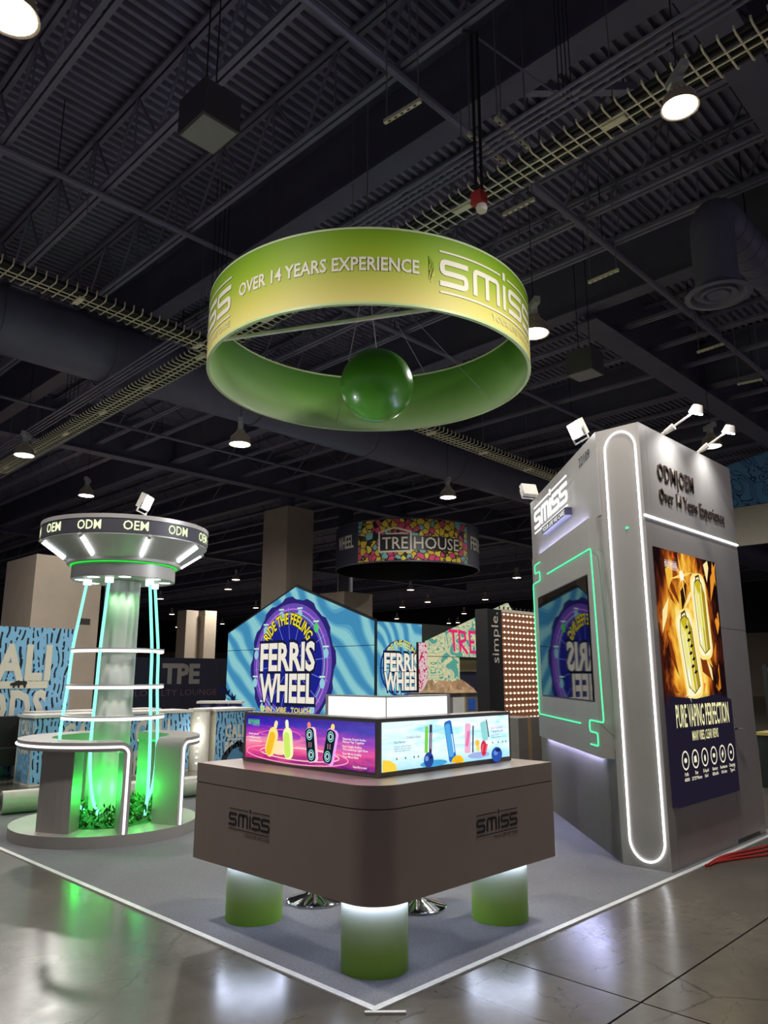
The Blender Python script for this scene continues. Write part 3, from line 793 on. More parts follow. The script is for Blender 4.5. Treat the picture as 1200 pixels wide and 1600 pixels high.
# green neon lines
def neon(pts, fr, r, mat, name, c=.012, rd=.04, closed=False):
    p = curve_round(pts, rd, 5) if not closed else pts
    return MB().tube([fr(x, y, c) for x, y in p], r, 6, closed).build(name, mat, bt, True)
neon([(.87, 2.785), (2.70, 2.785), (2.79, 1.19), (2.33, 1.19), (2.33, 1.085), (2.58, 1.085), (2.58, .97), (2.33, .97)], md, .0075, E_mint, 'neon_line')
neon([(.50, 2.98), (.19, 2.98), (.19, 2.87), (.47, 2.87), (.47, 2.755), (.06, 2.755), (.10, 1.14), (2.0, 1.14)], md, .0075, E_mint, 'neon_line')
# white neon loop on the pillar
lp = [(.36 - .155 + .155 * cos(t) - .135, 0) for t in (0,)]
cxl = .232
loop = [(cxl + .155 * cos(t), 3.70 + .175 * sin(t)) for t in [pi * i / 20 for i in range(21)]] + [(cxl + .157 * cos(t), .235 + .175 * sin(t)) for t in [pi + pi * i / 20 for i in range(21)]]
MB().tube([pf(x, y, .008) for x, y in loop], .0075, 6, True).build('neon_loop', E_white, bt, True)
MB().lathe([(0, .0), (.02, .0), (.02, .02), (0, .02)], pf(.25, 2.93, -.01), 14).build('indicator_light', E_mint, bt)
# right wall: fascia, led line, panels, door
MB().rect(.15, 3.045, 2.28, 3.93, .0, rw, .02).build('wall_panel', M_silver, bt)
MB().rect(.0, .009, .146, 3.93, .0, rw, .02).build('wall_panel', M_silver, bt)
MB().rect(.15, .009, 1.555, 3.025, .0, rw, .02).build('wall_panel', M_silver, bt)
MB().rect(1.56, 2.085, 2.28, 3.025, .0, rw, .02).build('wall_panel', M_silver, bt)
dr = MB().rect(1.56, .012, 2.28, 2.08, .0, rw, .02).build('door', M_silver, bt)
h = MB().tube([rw(1.625, 1.08, .0), rw(1.625, 1.08, .05)], .012, 8)
h.tube([rw(1.62, 1.08, .05), rw(1.74, 1.075, .055)], .011, 8); h.lathe([(.0, -.0), (.025, 0), (.025, .01)], rw(1.625, 1.08, .004), 12)
h.build('door_handle', M_chrome, dr, True)
MB().tube([rw(-.02, 3.035, .006), rw(2.28, 3.035, .006)], .010, 6).build('led_strip', E_white, bt)
MB().rect(1.50, .02, 2.1, .05, .003, rw, .004).build('floor_slot', M_black, bt)
# gold poster
gx0, gx1, gz0, gz1 = .105, 1.545, .50, 2.76
def artG(t, uv):
    s = t.n('ShaderNodeSeparateXYZ'); t.l(uv, s.inputs[0])
    m = t.n('ShaderNodeMapping'); m.inputs['Scale'].default_value = (3.0, 2.2, 1); m.inputs['Rotation'].default_value = (0, 0, .5); t.l(uv, m.inputs[0])
    n = t.noise(m.outputs[0], 1.6, 5, .6, 2.2)
    vo = t.n('ShaderNodeTexVoronoi'); vo.inputs['Scale'].default_value = 2.6; t.l(m.outputs[0], vo.inputs['Vector'])
    dx = t.math('SUBTRACT', s.outputs[0], .45); dy = t.math('SUBTRACT', s.outputs[1], .62)
    d = t.math('SQRT', t.math('ADD', t.math('MULTIPLY', dx, dx), t.math('MULTIPLY', t.math('MULTIPLY', dy, dy), .55)))
    f = t.math('ADD', t.math('MULTIPLY', n, .75), t.math('MULTIPLY', vo.outputs[0], .35)); f = t.math('SUBTRACT', t.math('ADD', f, .30), t.math('MULTIPLY', d, 1.5))
    c = t.ramp(f, [(.12, '#170b0c'), (.28, '#4a1c10'), (.40, '#a8541a'), (.52, '#e59a2a'), (.64, '#f8cf52'), (.78, '#fff2b4')])
    dark = t.ramp(s.outputs[1], [(.36, (1, 1, 1, 1)), (.42, (0, 0, 0, 1))])
    return t.mix(dark, c, '#1f1b2b')
ps = MB().rect(gx0, gz0, gx1, gz1, .008, rw, .012).build('poster', uv_emit('gold_advert', artG, 1.0), bt)
a = Art(rw, ps, 'print', .009)
def g(x, y): return gx0 + x * (gx1 - gx0), gz0 + y * (gz1 - gz0)
rs = random.Random(5)
for k in range(34):
    x, y = rs.uniform(.06, .94), rs.uniform(.42, .98); ang = rs.uniform(.6, 2.4); L = rs.uniform(.16, .5); w = rs.uniform(.03, .11)
    px, py = g(x, y); d = V((cos(ang), sin(ang))); n2 = V((-d.y, d.x))
    pts = [(V((px, py)) + d * L * .5), (V((px, py)) + n2 * w), (V((px, py)) - d * L * .5), (V((px, py)) - n2 * w * .5)]
    pts = [(min(max(p.x, gx0 + .01), gx1 - .01), min(max(p.y, gz0 + .95), gz1 - .01)) for p in pts]
    a.put(poly(pts), ['#7a3412', '#c8741e', '#2a120c', '#f0b840', '#fbe7a2', '#8a4014', '#e8902a'][k % 7], 'shard_print')
sx, sy = g(.36, .90)
for k in range(8):
    t = pi * k / 4 + .2; L = .30 if k % 2 == 0 else .15
    a.put(poly([(sx + .018 * cos(t + 1.57), sy + .018 * sin(t + 1.57)), (sx + L * cos(t), sy + L * sin(t) if sy + L * sin(t) < gz1 - .01 else gz1 - .01), (sx - .018 * cos(t + 1.57), sy - .018 * sin(t + 1.57))]), '#ffd66a', 'glint_print')
a.put(poly(ell(sx, sy, .05, .05, 16)), '#fff8e0', 'glint_print')
def gdev(cx, cy, w, h2, rot):
    x0_, y0_ = g(cx, cy); c_, s_ = cos(rot), sin(rot)
    T_ = lambda p, q: (x0_ + p * w * c_ - q * h2 * s_, y0_ + p * w * s_ + q * h2 * c_)
    body = [T_(-.5, -.38), T_(-.1, -.5), T_(.42, -.44), T_(.5, .3), T_(.34, .44), T_(.02, .5), T_(-.34, .46), T_(-.5, .3)]
    a.put(poly(capsule(x0_, y0_, w * 1.5, h2 * 1.16, rot, .12)), '#ffe58a', 'glow_print')
    a.put(poly(capsule(x0_, y0_, w * 1.25, h2 * 1.06, rot, .10)), '#fff6cc', 'glow_print')
    a.put(poly(body), '#c9b423', 'device_print')
    a.put(poly([T_(-.5, -.38), T_(-.1, -.5), T_(-.06, .3), T_(-.34, .46), T_(-.5, .3)]), '#eee58a', 'device_print')
    a.put(poly([T_(.14, -.47), T_(.42, -.44), T_(.5, .3), T_(.22, .42)]), '#a98f12', 'device_print')
    a.put(poly([T_(-.08, -.12), T_(.14, -.2), T_(.2, .3), T_(-.04, .34)]), '#dcd24a', 'device_print')
    for (p, q) in ((T_(-.1, -.5), T_(-.06, .3)), (T_(.14, -.47), T_(.22, .42)), (T_(-.42, -.3), T_(-.40, .28))): a.put(stroke([p, q], .012), '#fffce0', 'device_print')
    a.put(stroke(body, .012, closed=True), '#6b5a10', 'device_print')
    a.put(stroke([T_(-.22, .47), T_(-.18, .53), T_(.14, .55), T_(.2, .46)], .022), '#4a3c18', 'device_print')
    a.put(poly([T_(-.46, -.3), T_(-.3, -.42), T_(-.28, -.1)]), '#fffdf0', 'device_print')
    return T_
gdev(.63, .74, .25, .72, .08); T_ = gdev(.37, .575, .27, .72, .20)
for k in range(8):
    q = .34 - .085 * k; p = .12 + (.10 if k % 2 else -.06)
    a.put(poly([T_(p - .14, q), T_(p + .02, q + .035), T_(p + .16, q + .005), T_(p + .02, q - .02)]), '#17130c', 'device_print')
a.put(poly([g(0, 0), g(1, 0), g(1, .385), g(.75, .41), g(.4, .395), g(0, .41)]), '#1f1b2b', 'dark_band_print')
sx, sy = g(.30, .42)
for t in (0, pi / 2, pi, 3 * pi / 2):
    a.put(poly([(sx + .012 * cos(t + 1.57), sy + .012 * sin(t + 1.57)), (sx + .10 * cos(t + .4), sy + .10 * sin(t + .4)), (sx - .012 * cos(t + 1.57), sy - .012 * sin(t + 1.57))]), '#fff6d8', 'glint_print')
a.put(shift(LOGO, *g(.09, .925), .044), '#f4f2f8', 'logo_lettering'); a.put(shift(TAGL, *g(.09, .925), .044), '#f4f2f8', 'logo_lettering')
a.put(poly([g(.20, .965), g(.24, .965), g(.22, .99)]), '#e8502a', 'logo_lettering')
a.put(shift(text('PURE VAPING PERFECTION', .20, 1.22, .012, 'C'), *g(.5, .29)), '#f6efb4', 'headline_lettering')
a.put(shift(text('MANY VIBES, CLEAR VIEWS', .085, .60, .012, 'C'), *g(.5, .235)), '#f2ebb0', 'headline_lettering')
caps = [('Puffs', '40000'), ('Size', '52*25*96mm'), ('E-liquid', '16ml'), ('Battery', '850mAh'), ('Resistance', '0.8 ohm'), ('Charging', 'Type-C')]
for k in range(6):
    x, y = g(.16 + .145 * k, .165)
    a.put(stroke(ell(x, y, .07, .075, 22), .014, closed=True), '#f4eed0', 'icon_print')
    ic = [ell(x, y, .03, .022, 12), [(x - .03, y - .03), (x + .03, y - .03), (x + .02, y + .03), (x - .03, y + .02)], ell(x, y - .008, .02, .03, 10), capsule(x, y, .055, .035, 0, .008), [(x - .01, y - .04), (x + .025, y + .0), (x + .01, y + .04), (x - .025, y)], capsule(x, y, .04, .03, 0, .012)][k]
    a.put(poly(ic), '#f4eed0', 'icon_print')
    a.put(shift(text(caps[k][0], .03, None, .01, 'C'), x, y - .13), '#f4eed0', 'caption_lettering'); a.put(shift(text(caps[k][1], .03, None, .01, 'C'), x, y - .175), '#f4eed0', 'caption_lettering')
a.flush()
# lettering on the structure
def raised(word, h, x0, y0, width):
    full = text(word, h, width, .004, 'L', 1.12)
    for g_ in islands(full):
        m = MB(); solid(m, shift(g_, x0, y0), rw, .0, .014); m.build('letter', M_bronze, bt)
raised('ODM|OEM', .17, .33, 3.44, .83); raised('Over 14 Years Experience', .135, .33, 3.225, 1.60)
MB().flat(shift(text('22109', .105, .40, .01), DL - .62, 3.735), dg, .016).build('number_lettering', M_num, bt)
for g_ in islands(([(x * .285 + .42, y * .225 + 3.475) for x, y in LOGO[0]], LOGO[1])):
    sg = MB(); solid(sg, g_, dg, .05, .062); sg.build('lit_letter', E_letter, bt)
MB().box((.95, 3.315, .012), (2.115, 3.40, .085), dg).build('tagline_plate', M_dark, bt)
MB().flat(shift(text('YOUR LIFE WE CARE', .052, 1.08, .012), .99, 3.332), dg, .0865).build('lit_tagline', E_letter, bt)

# spotlights clamped to the structure
def armlight(base, head, target, label, w):
    b, hd = V(base), V(head); t = thing('arm_spotlight', b, label, 'spotlight', 'spotlights clamped to the booth')
    mid_ = b.lerp(hd, .3)
    MB().tube([b, b.lerp(hd, .12)], .02, 8).build('clamp', M_white, t, True)
    MB().tube([b.lerp(hd, .08), b.lerp(hd, .34)], .032, 8, rr=[.026, .036]).build('arm_sleeve', M_white, t, True)
    MB().tube([mid_, hd], .012, 8).build('arm', M_white, t, True)
    d = (V(target) - hd).normalized()
    MB().tube([hd - d * .05, hd + d * .03], .06, 14, rr=[.045, .07]).build('head', M_white, t, True)
    MB().tube([hd + d * .032, hd + d * .036], .066, 14).build('lens', E_flood, t)
    lamp('SPOT', 'spot_light', t, hd + d * .05, w, (.95, .97, 1), .06, target, 110, .9)
armlight((4.17, .12, 3.955), (4.17, -.235, 4.12), (4.2, .09, 3.3), 'white arm spotlight clamped on wall top, left of two', 70)
armlight((5.04, .12, 3.955), (5.04, -.224, 4.13), (5.1, .09, 3.3), 'white arm spotlight clamped on wall top, right of two', 60)
def flood(loc, target, label, w, box=False):
    p = V(loc); t = thing('flood_light', p, label, 'floodlight'); d = (V(target) - p).normalized()
    s = d.cross(V((0, 0, 1))).normalized(); u = s.cross(d)
    fr = Fr(p, s, u)  # n = s x u
    sg_ = 1 if fr.n.dot(d) > 0 else -1
    MB().box((-.11, -.085, -.05 * sg_), (.11, .085, .02 * sg_), fr).build('housing', M_white, t)
    MB().box((-.095, -.07, .021 * sg_), (.095, .07, .026 * sg_), fr).build('lens', E_flood, t)
    MB().tube([fr(-.13, 0, 0), fr(-.13, -.13, 0), fr(.13, -.13, 0), fr(.13, 0, 0)], .01, 6).build('bracket', M_white, t)
    lamp('SPOT', 'flood_beam', t, p + d * .06, w, (.9, .93, 1), .09, target, 120, .8)
flood((3.80, .86, 4.09), (-.2, 3.2, 1.9), 'glaring white floodlight on the booth wall beside the number', 300)
flood((5.62, 2.66, 4.07), (7.5, 6.5, 2.2), 'small square floodlight seen from behind above lit logo', 20)

# ================================================================== THE ROUND TOWER (left)
TC = (1.12, 5.16)
tw = thing('round_display_tower', (TC[0], TC[1], 0), 'round silver display tower with glowing lime cap and ribs', 'display tower')
MB().lathe([(0, .009), (.94, .009), (.94, .115), (0, .115)], TC, 72).build('base', M_silver, tw, True)
MB().lathe([(.19, .115), (.19, 2.64)], TC, 36).build('column', M_pale, tw, True)
MB().lathe([(0, 2.645), (.56, 2.645), (.56, 2.80), (0, 2.80)], TC, 64).build('lower_ring', M_pale, tw, True)
MB().lathe([(.57, 2.80), (.615, 2.81), (.62, 2.84), (.90, 3.035), (.90, 3.05), (0.6, 3.05)], TC, 64).build('cone', M_pale, tw, True)
bd = MB().lathe([(.905, 3.05), (.905, 3.21), (.88, 3.215)], TC, 72).build('sign_band', M_dark, tw, True)
MB().lathe([(.6, 3.20), (.912, 3.20), (.912, 3.245), (.86, 3.25), (.0, 3.25)], TC, 72).build('top_rim', M_pale, tw, True)
MB().tube([(TC[0] + .568 * cos(t), TC[1] + .568 * sin(t), 2.805) for t in [2 * pi * i / 64 for i in range(64)]], .014, 6, True).build('green_ring_light', emis('led_ring_green', '#20e83c', 1.2), tw, True)
for k in range(12):
    ang = 218.8 + 30 * k
    wd = 'ODM' if k % 2 == 0 else 'OEM'
    cy = Cy(TC, .905, rad(ang), 0)
    MB().flat(shift(text(wd, .10, .255, .012, 'C'), 0, 3.082), cy, .004).build('lit_word', E_odm, bd)
for k in range(8):
    t = rad(213 + 45 * k); e = V((cos(t), sin(t), 0))
    p0 = V((*TC, 0)) + e * .655 + V((0, 0, 2.85)); p1 = V((*TC, 0)) + e * .885 + V((0, 0, 3.01))
    tb = MB().tube([p0, p1], .013, 8).build('led_tube', emis('led_tube_white', '#f4f8ff', 14), tw, True)
    MB().tube([p1, p1 + (p1 - p0).normalized() * .04], .02, 8).build('tube_cap', M_pale, tb, True)
for k in range(8):
    t = rad(20 + 45 * k); MB().lathe([(.0, 2.643), (.055, 2.643), (.07, 2.646)], (TC[0] + .45 * cos(t), TC[1] + .45 * sin(t)), 16).build('downlight', E_white, tw)
prof = [(.38, 2.65), (.43, 2.25), (.475, 1.86), (.49, 1.48), (.515, 1.16), (.52, .90), (.475, .62), (.36, .36), (.20, .19)]
def smooth_path(P, n=4):
    out = []
    for i in range(len(P) - 1):
        p0, p1, p2, p3 = [V(P[max(0, min(len(P) - 1, j))]) for j in (i - 1, i, i + 1, i + 2)]
        for k in range(n):
            t = k / n; out.append(.5 * ((2 * p1) + (p2 - p0) * t + (2 * p0 - 5 * p1 + 4 * p2 - p3) * t * t + (3 * p1 - p0 - 3 * p2 + p3) * t ** 3))
    out.append(V(P[-1])); return out
low = {290: [(.53, .90), (.54, .62), (.54, .36), (.52, .19)], 357: [(.53, .9), (.53, .62), (.50, .36), (.44, .19)]}
for ang in (157, 221, 290, 357, 75):
    t = rad(ang); prof_ = prof[:5] + low.get(ang, prof[5:])
    rb = MB().tube(smooth_path([(TC[0] + r * cos(t), TC[1] + r * sin(t), z) for r, z in prof_]), .017, 8).build('neon_rib', E_aqua, tw, True)
    MB().lathe([(.0, .03), (.045, .03), (.045, -.03), (.0, -.03)], (TC[0] + .38 * cos(t), TC[1] + .38 * sin(t), 2.62), 14).build('rib_socket', E_whitelow, rb, True)
for r, z in ((.475, 1.86), (.495, 1.48), (.52, 1.16)):
    ar = [(TC[0] + r * cos(t), TC[1] + r * sin(t), z) for t in [rad(150 + 205 * i / 40) for i in range(41)]]
    lr = MB().tube(ar, .016, 8).build('led_hoop', E_whitelow, tw, True)
    MB().lathe([(r - .05, z + .018), (r + .018, z + .018), (r + .018, z + .03), (r - .05, z + .03)], TC, 40, rad(150), rad(355)).build('hoop_shelf', M_pale, lr)
    MB().lathe([(.19, z - .01), (.21, z - .01), (.21, z + .02), (.19, z + .02)], TC, 36).build('collar', M_pale, lr)
for z in (2.55, 1.80, 1.42):
    for ang in (215, 243, 270):
        t = rad(ang); lamp('SPOT', 'downlight_beam', tw, (TC[0] + .25 * cos(t), TC[1] + .25 * sin(t), z), 2.2 if z < 2 else 5, (1, 1, .95), .02, (TC[0] + .19 * cos(t), TC[1] + .19 * sin(t), z - .9), 70, .8)
# curved waterfall counters round the base
RO, RI, ZT2, TH2 = .93, .60, .965, .085
def waterfall(a_end, a_far, label):
    "a top following the arc that bends down to the base at a_end"
    sgn = 1 if a_far > a_end else -1; R = .12
    P = []  # (arc distance from end, z) centre line of the top surface, outer skin
    da = R / RO
    P += [(0, .116), (0, ZT2 - R)]
    P += [((R - R * cos(t)), ZT2 - R + R * sin(t)) for t in [pi / 2 * i / 8 for i in range(1, 9)]]
    L = abs(rad(a_far - a_end)) * RO
    P += [(R + (L - R) * i / 24, ZT2) for i in range(1, 25)]
    Q = [(TH2, .116), (TH2, ZT2 - R)] + [(TH2 + (R - TH2) * (1 - cos(t)), ZT2 - R + (R - TH2) * sin(t)) for t in [pi / 2 * i / 8 for i in range(1, 9)]] + [(R + (L - R) * i / 24, ZT2 - TH2) for i in range(1, 25)]
    def pt(r, s, z): t = rad(a_end) + sgn * s / RO; return (TC[0] + r * cos(t), TC[1] + r * sin(t), z)
    m = MB(); n = len(P); vs = []
    for (s, z), (s2, z2) in zip(P, Q): vs += [pt(RO, s, z), pt(RI, s, z), pt(RI, s2, z2), pt(RO, s2, z2)]
    fs = []
    for i in range(n - 1):
        for k in range(4):
            l = (k + 1) % 4; q = (4 * i + k, 4 * i + l, 4 * i + 4 + l, 4 * i + 4 + k); fs.append(q if sgn > 0 else q[::-1])
    fs += [(3, 2, 1, 0), tuple(4 * (n - 1) + k for k in range(4))]
    m.add(vs, fs); w = m.build('waterfall_counter', M_silver, tw, True, label=label)
    mid_ = [pt(RO + .006, (s + s2) / 2, (z + z2) / 2) for (s, z), (s2, z2) in zip(P, Q)]
    MB().tube(mid_, .0125, 6).build('edge_light', E_whitelow, w, True)
    inn = [pt(RI + .03, s2 + .012, z2 - .012 if i > 9 else z2) for i, (s2, z2) in enumerate(Q)]
    MB().tube(inn[1:], .007, 6).build('green_led', E_green, w, True)
    return w
wl = waterfall(256.5, 75, 'curved counter edged in white light, left of the gap')
wr = waterfall(291, 395, 'curved counter edged in white light, right of the gap')
def post(a0, a1, r0, r1, parent, mat):
    m = MB(); n = 5; P = [(r1, rad(a0 + (a1 - a0) * i / n)) for i in range(n + 1)] + [(r0, rad(a1 + (a0 - a1) * i / n)) for i in range(n + 1)]
    m.prism([(TC[0] + r * cos(t), TC[1] + r * sin(t)) for r, t in P], .115, ZT2 - TH2); return m.build('support_post', mat, parent)
post(190, 219, .60, .80, wl, M_silver); post(76, 87, .62, .90, wl, M_silver); post(20, 35, .62, .85, wr, M_silver)
for ang in (200, 222, 245, 275, 300):
    t = rad(ang); lamp('SPOT', 'green_beam', tw, (TC[0] + .235 * cos(t), TC[1] + .235 * sin(t), 2.62), 14, (.05, 1, .12), .01, (TC[0] + .20 * cos(t), TC[1] + .20 * sin(t), 1.7), 40, .9)
for ang in (40, 130, 200, 262, 320):
    t = rad(ang); lamp('POINT', 'green_glow', tw, (TC[0] + .40 * cos(t), TC[1] + .40 * sin(t), .42), 9.0, (.03, 1, .08), .05)
flood((1.22, 4.95, 3.55), (4.3, 1.3, 1.6), 'glaring white floodlight standing on the round tower cap', 270)
for p in bpy.data.objects:
    if p.name == 'flood_light.002':
        MB().tube([(1.22, 4.95, 3.25), (1.22, 4.95, 3.42)], .015, 8).build('stand', M_white, p, True)
# greenery in the base
m = MB(); rs = random.Random(3)
for k in range(1500):
    t = rs.uniform(0, 2 * pi); r = .21 + .36 * math.sqrt(rs.random()); z = .115 + rs.random() ** 1.6 * .17
    c = V((TC[0] + r * cos(t), TC[1] + r * sin(t), z)); d = V((rs.uniform(-1, 1), rs.uniform(-1, 1), rs.uniform(-.1, 1))).normalized()
    s = d.cross(V((rs.uniform(-1, 1), rs.uniform(-1, 1), rs.uniform(-1, 1)))).normalized(); L = rs.uniform(.05, .10)
    m.add([c, c + d * L * .5 + s * .011, c + d * L, c + d * L * .5 - s * .011], [(0, 1, 2, 3)])
m.lathe([(.2, .118), (.56, .118)], TC, 40)
m.build('foliage', M_leaf, None, kind='stuff', label='dense green artificial plants filling the round tower base', category='plants')

# ================================================================== GREEN RING SIGN AND BALL
RC = (3.09, 3.2); RR = 1.92; RZ0, RZ1 = 5.10, 5.90
rg = thing('ring_sign', (RC[0], RC[1], RZ0), 'big green fabric ring sign hanging above the booth', 'hanging sign')
M_ro = grad('ring_outer', [(0, '#d8cc7a'), (.25, '#c3bd5c'), (.6, '#93ac2c'), (1, '#6f9818')], .6)
M_ri = grad('ring_inner', [(0, '#b9d09a'), (.25, '#8fb765'), (.65, '#568c2a'), (1, '#3b7016')], .6)
MB().lathe([(RR, RZ0), (RR, RZ1)], RC, 128).build('outer_fabric', M_ro, rg, True)
MB().lathe([(RR - .03, RZ1), (RR - .03, RZ0)], RC, 128).build('inner_fabric', M_ri, rg, True)
for z in (RZ0, RZ1):
    MB().lathe([(RR - .034, z - .012), (RR + .004, z - .012), (RR + .004, z + .012), (RR - .034, z + .012), (RR - .034, z - .012)], RC, 128).build('rim_tube', paint('rim_green', '#b4c890', .5), rg, True)
def ringtxt(gm, a0, z, mat, nm, k=1.0, ky=None):
    MB().flat(gm, Cy(RC, RR, rad(a0), z), .006, sx=k, sy=ky or k).build(nm, mat, rg)
ringtxt(text('OVER 14 YEARS EXPERIENCE', .145, rad(59.5) * RR, .02), 180.6, 5.445, M_logoprint, 'lettering')
for a0 in (246.6, 126.3, 10):
    ringtxt(LOGO, a0, 5.36, M_logoprint, 'logo_lettering', .28, .298); ringtxt(TAGL, a0, 5.36, M_logotag, 'tagline_lettering', .28, .298)
MB().tube([(RC[0] + (RR - .04) * cos(t), RC[1] + (RR - .04) * sin(t), 5.19) for t in (rad(163), rad(251))], .024, 8).build('cross_bar', M_white, rg, True)
for t in (20, 110, 200, 290):
    e = (RC[0] + RR * cos(rad(t)) * .99, RC[1] + RR * sin(rad(t)) * .99, RZ1); MB().tube([e, (3.04, 3.2, 6.55)], .004, 4).build('bridle_cable', M_rod, rg)
for t in (60, 345): MB().tube([(RC[0] + (RR - .05) * cos(rad(t)), RC[1] + (RR - .05) * sin(rad(t)), 5.2), (3.04, 3.2, 6.55)], .004, 4).build('bridle_cable', M_rod, rg)
MB().tube([(3.04, 3.2, 6.55), (3.04, 3.2, 9.36)], .010, 6).build('hoist_chain', M_rod, rg)
for k in range(5):  # puckered seam in the fabric
    cy = Cy(RC, RR, rad(243.2 + .55 * (k % 3)), 0)
    MB().tube([cy(0, 5.66 - .03 * k, .0), cy(.012, 5.58 - .03 * k, .010), cy(0.0, 5.50 - .03 * k, .0)], .007, 6).build('fabric_pucker', M_ro, rg, True)
bl = thing('hanging_ball', (3.14, 3.12, 5.02), 'glossy dark green ball hanging inside the ring sign', 'ball')
m = MB(); m.lathe([(.44 * cos(a), .44 * sin(a)) for a in [-pi / 2 + pi * i / 28 for i in range(29)]], (3.14, 3.12, 5.02), 44)
m.build('ball', paint('ball_green', '#4c9420', .3, 0, .05, 3, .5, 0.0, .25), bl, True)
MB().tube([(3.14, 3.12, 5.45), (3.05, 3.2, 6.54)], .004, 5).build('cable', M_rod, bl)
MB().lathe([(.035, .43), (.035, .46), (.0, .465)], (3.14, 3.12, 5.02), 12).build('cap', M_rod, bl, True)

# ================================================================== FAR BOOTHS
def doodle(t, uv, scale=9.0):
    m = t.mix(.10, uv, t.noise(uv, 9, 3, .6, 0, 1))
    v1 = t.n('ShaderNodeTexVoronoi'); v1.inputs['Scale'].default_value = scale; t.l(m, v1.inputs['Vector'])
    v2 = t.n('ShaderNodeTexVoronoi', feature='DISTANCE_TO_EDGE'); v2.inputs['Scale'].default_value = scale; t.l(m, v2.inputs['Vector'])
    s = t.n('ShaderNodeSeparateColor'); t.l(v1.outputs['Color'], s.inputs[0])
    c = t.ramp(s.outputs[0], [(0, '#d8b83a'), (.3, '#d24a6e'), (.5, '#e2c84a'), (.68, '#7fb3b0'), (.82, '#c8466a'), (.92, '#1c1a20')], 'CONSTANT')
    return t.mix(t.ramp(v2.outputs[0], [(.05, (1, 1, 1, 1)), (.075, (0, 0, 0, 1))]), c, '#16141a')
def squig(bg, fg, scale, w=.02, dist=1.0, lev=(.42, .5, .58)):
    def f(t, uv):
        n = t.noise(uv, scale, 1.5, .5, dist); c = bg; acc = None
        for L in lev:
            d = t.math('ABSOLUTE', t.math('SUBTRACT', n, L)); k = t.math('LESS_THAN', d, w); acc = k if acc is None else t.math('MAXIMUM', acc, k)
        return t.mix(acc, bg, fg)
    return f
def tiger(t, uv):
    w = t.n('ShaderNodeTexWave', wave_type='BANDS'); w.inputs['Scale'].default_value = 6.5; w.inputs['Distortion'].default_value = 10; w.inputs['Detail'].default_value = 1; w.inputs['Detail Scale'].default_value = .55
    t.l(uv, w.inputs['Vector']); n = t.noise(uv, 15, 1, .5)
    f = t.math('MULTIPLY', t.math('GREATER_THAN', w.outputs[1], .72), t.math('GREATER_THAN', n, .47))
    return t.mix(f, '#7fb4d8', '#15202c')
def waves(t, uv):
    w = t.n('ShaderNodeTexWave', wave_type='BANDS', bands_direction='DIAGONAL'); w.inputs['Scale'].default_value = 3.6; w.inputs['Distortion'].default_value = 8; w.inputs['Detail'].default_value = 1; w.inputs['Detail Scale'].default_value = .7
    t.l(uv, w.inputs['Vector'])
    return t.ramp(w.outputs[1], [(0, '#4593c0'), (.25, '#5ba8cc'), (.5, '#7cc2d2'), (.75, '#92d4da'), (1, '#a6e2e2')], 'CONSTANT')
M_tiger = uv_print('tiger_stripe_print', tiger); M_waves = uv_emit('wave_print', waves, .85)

# ring sign with doodles
QC = (15.55, 14.02); QR = 2.4; QZ0, QZ1 = 5.02, 6.35
q = thing('ring_sign', (QC[0], QC[1], QZ0), 'dark hanging ring sign printed with bright doodles far behind', 'hanging sign')
MB().lathe([(QR, QZ0), (QR, QZ1)], QC, 80).build('outer_fabric', M_navy, q, True)
MB().lathe([(QR - .03, QZ1), (QR - .03, QZ0)], QC, 80).build('inner_fabric', M_black, q, True)
m = MB(); n = 40; cy = Cy(QC, QR, rad(183), QZ0); L = rad(92) * QR
for i in range(n):
    a0, a1 = L * i / n, L * (i + 1) / n
    m.add([cy(a0, .03, .006), cy(a1, .03, .006), cy(a1, QZ1 - QZ0 - .02, .006), cy(a0, QZ1 - QZ0 - .02, .006)], [(0, 1, 2, 3)], [(a0, 0), (a1, 0), (a1, 1.3), (a0, 1.3)])
m.build('doodle_print', uv_print('doodle', lambda t, uv: doodle(t, uv, 6.0)), q)
cy = Cy(QC, QR, rad(195), QZ0)
plate = stroke([(.28, .56), (1.27, .56)], .54, seg=.1)
MB().flat(plate, cy, .010).build('sign_plate', M_black, q); MB().flat(stroke([(1.30, .56), (2.95, .56)], .44, seg=.1), cy, .010).build('sign_plate', M_black, q)
tre = join(shift(text('TRE', .38, .80, .008), .38, .38), stroke([(.52, .85), (1.18, .85)], .04, seg=.2), stroke([(.28, .30), (1.27, .30), (1.27, .90), (.78, 1.04), (.28, .90), (.28, .30)], .055, seg=.15), shift(text('HOUSE', .38, 1.55, .008), 1.36, .38))
MB().flat(tre, cy, .014).build('lettering', M_offwhite, q)
MB().flat(shift(text('WHEEL', .42, .95, .02, 'R'), 0, 0), Cy(QC, QR, rad(178), QZ0 + .55), .010).build('lettering', M_offwhite, q)
MB().flat(shift(text('FERRIS', .42, 1.2, .02), 0, 0), Cy(QC, QR, rad(280), QZ0 + .55), .010).build('lettering', M_offwhite, q)
for z in (QZ0, QZ1): MB().lathe([(QR - .03, z - .015), (QR + .01, z - .015), (QR + .01, z + .015), (QR - .03, z + .015)], QC, 80).build('rim_tube', M_dark, q, True)
for t in (30, 150, 270): MB().tube([(QC[0] + QR * cos(rad(t)), QC[1] + QR * sin(rad(t)), QZ1), (QC[0], QC[1], 8.9)], .006, 4).build('bridle_cable', M_cable, q)
MB().tube([(QC[0], QC[1], 8.9), (QC[0], QC[1], 9.36)], .01, 4).build('hoist_chain', M_cable, q)

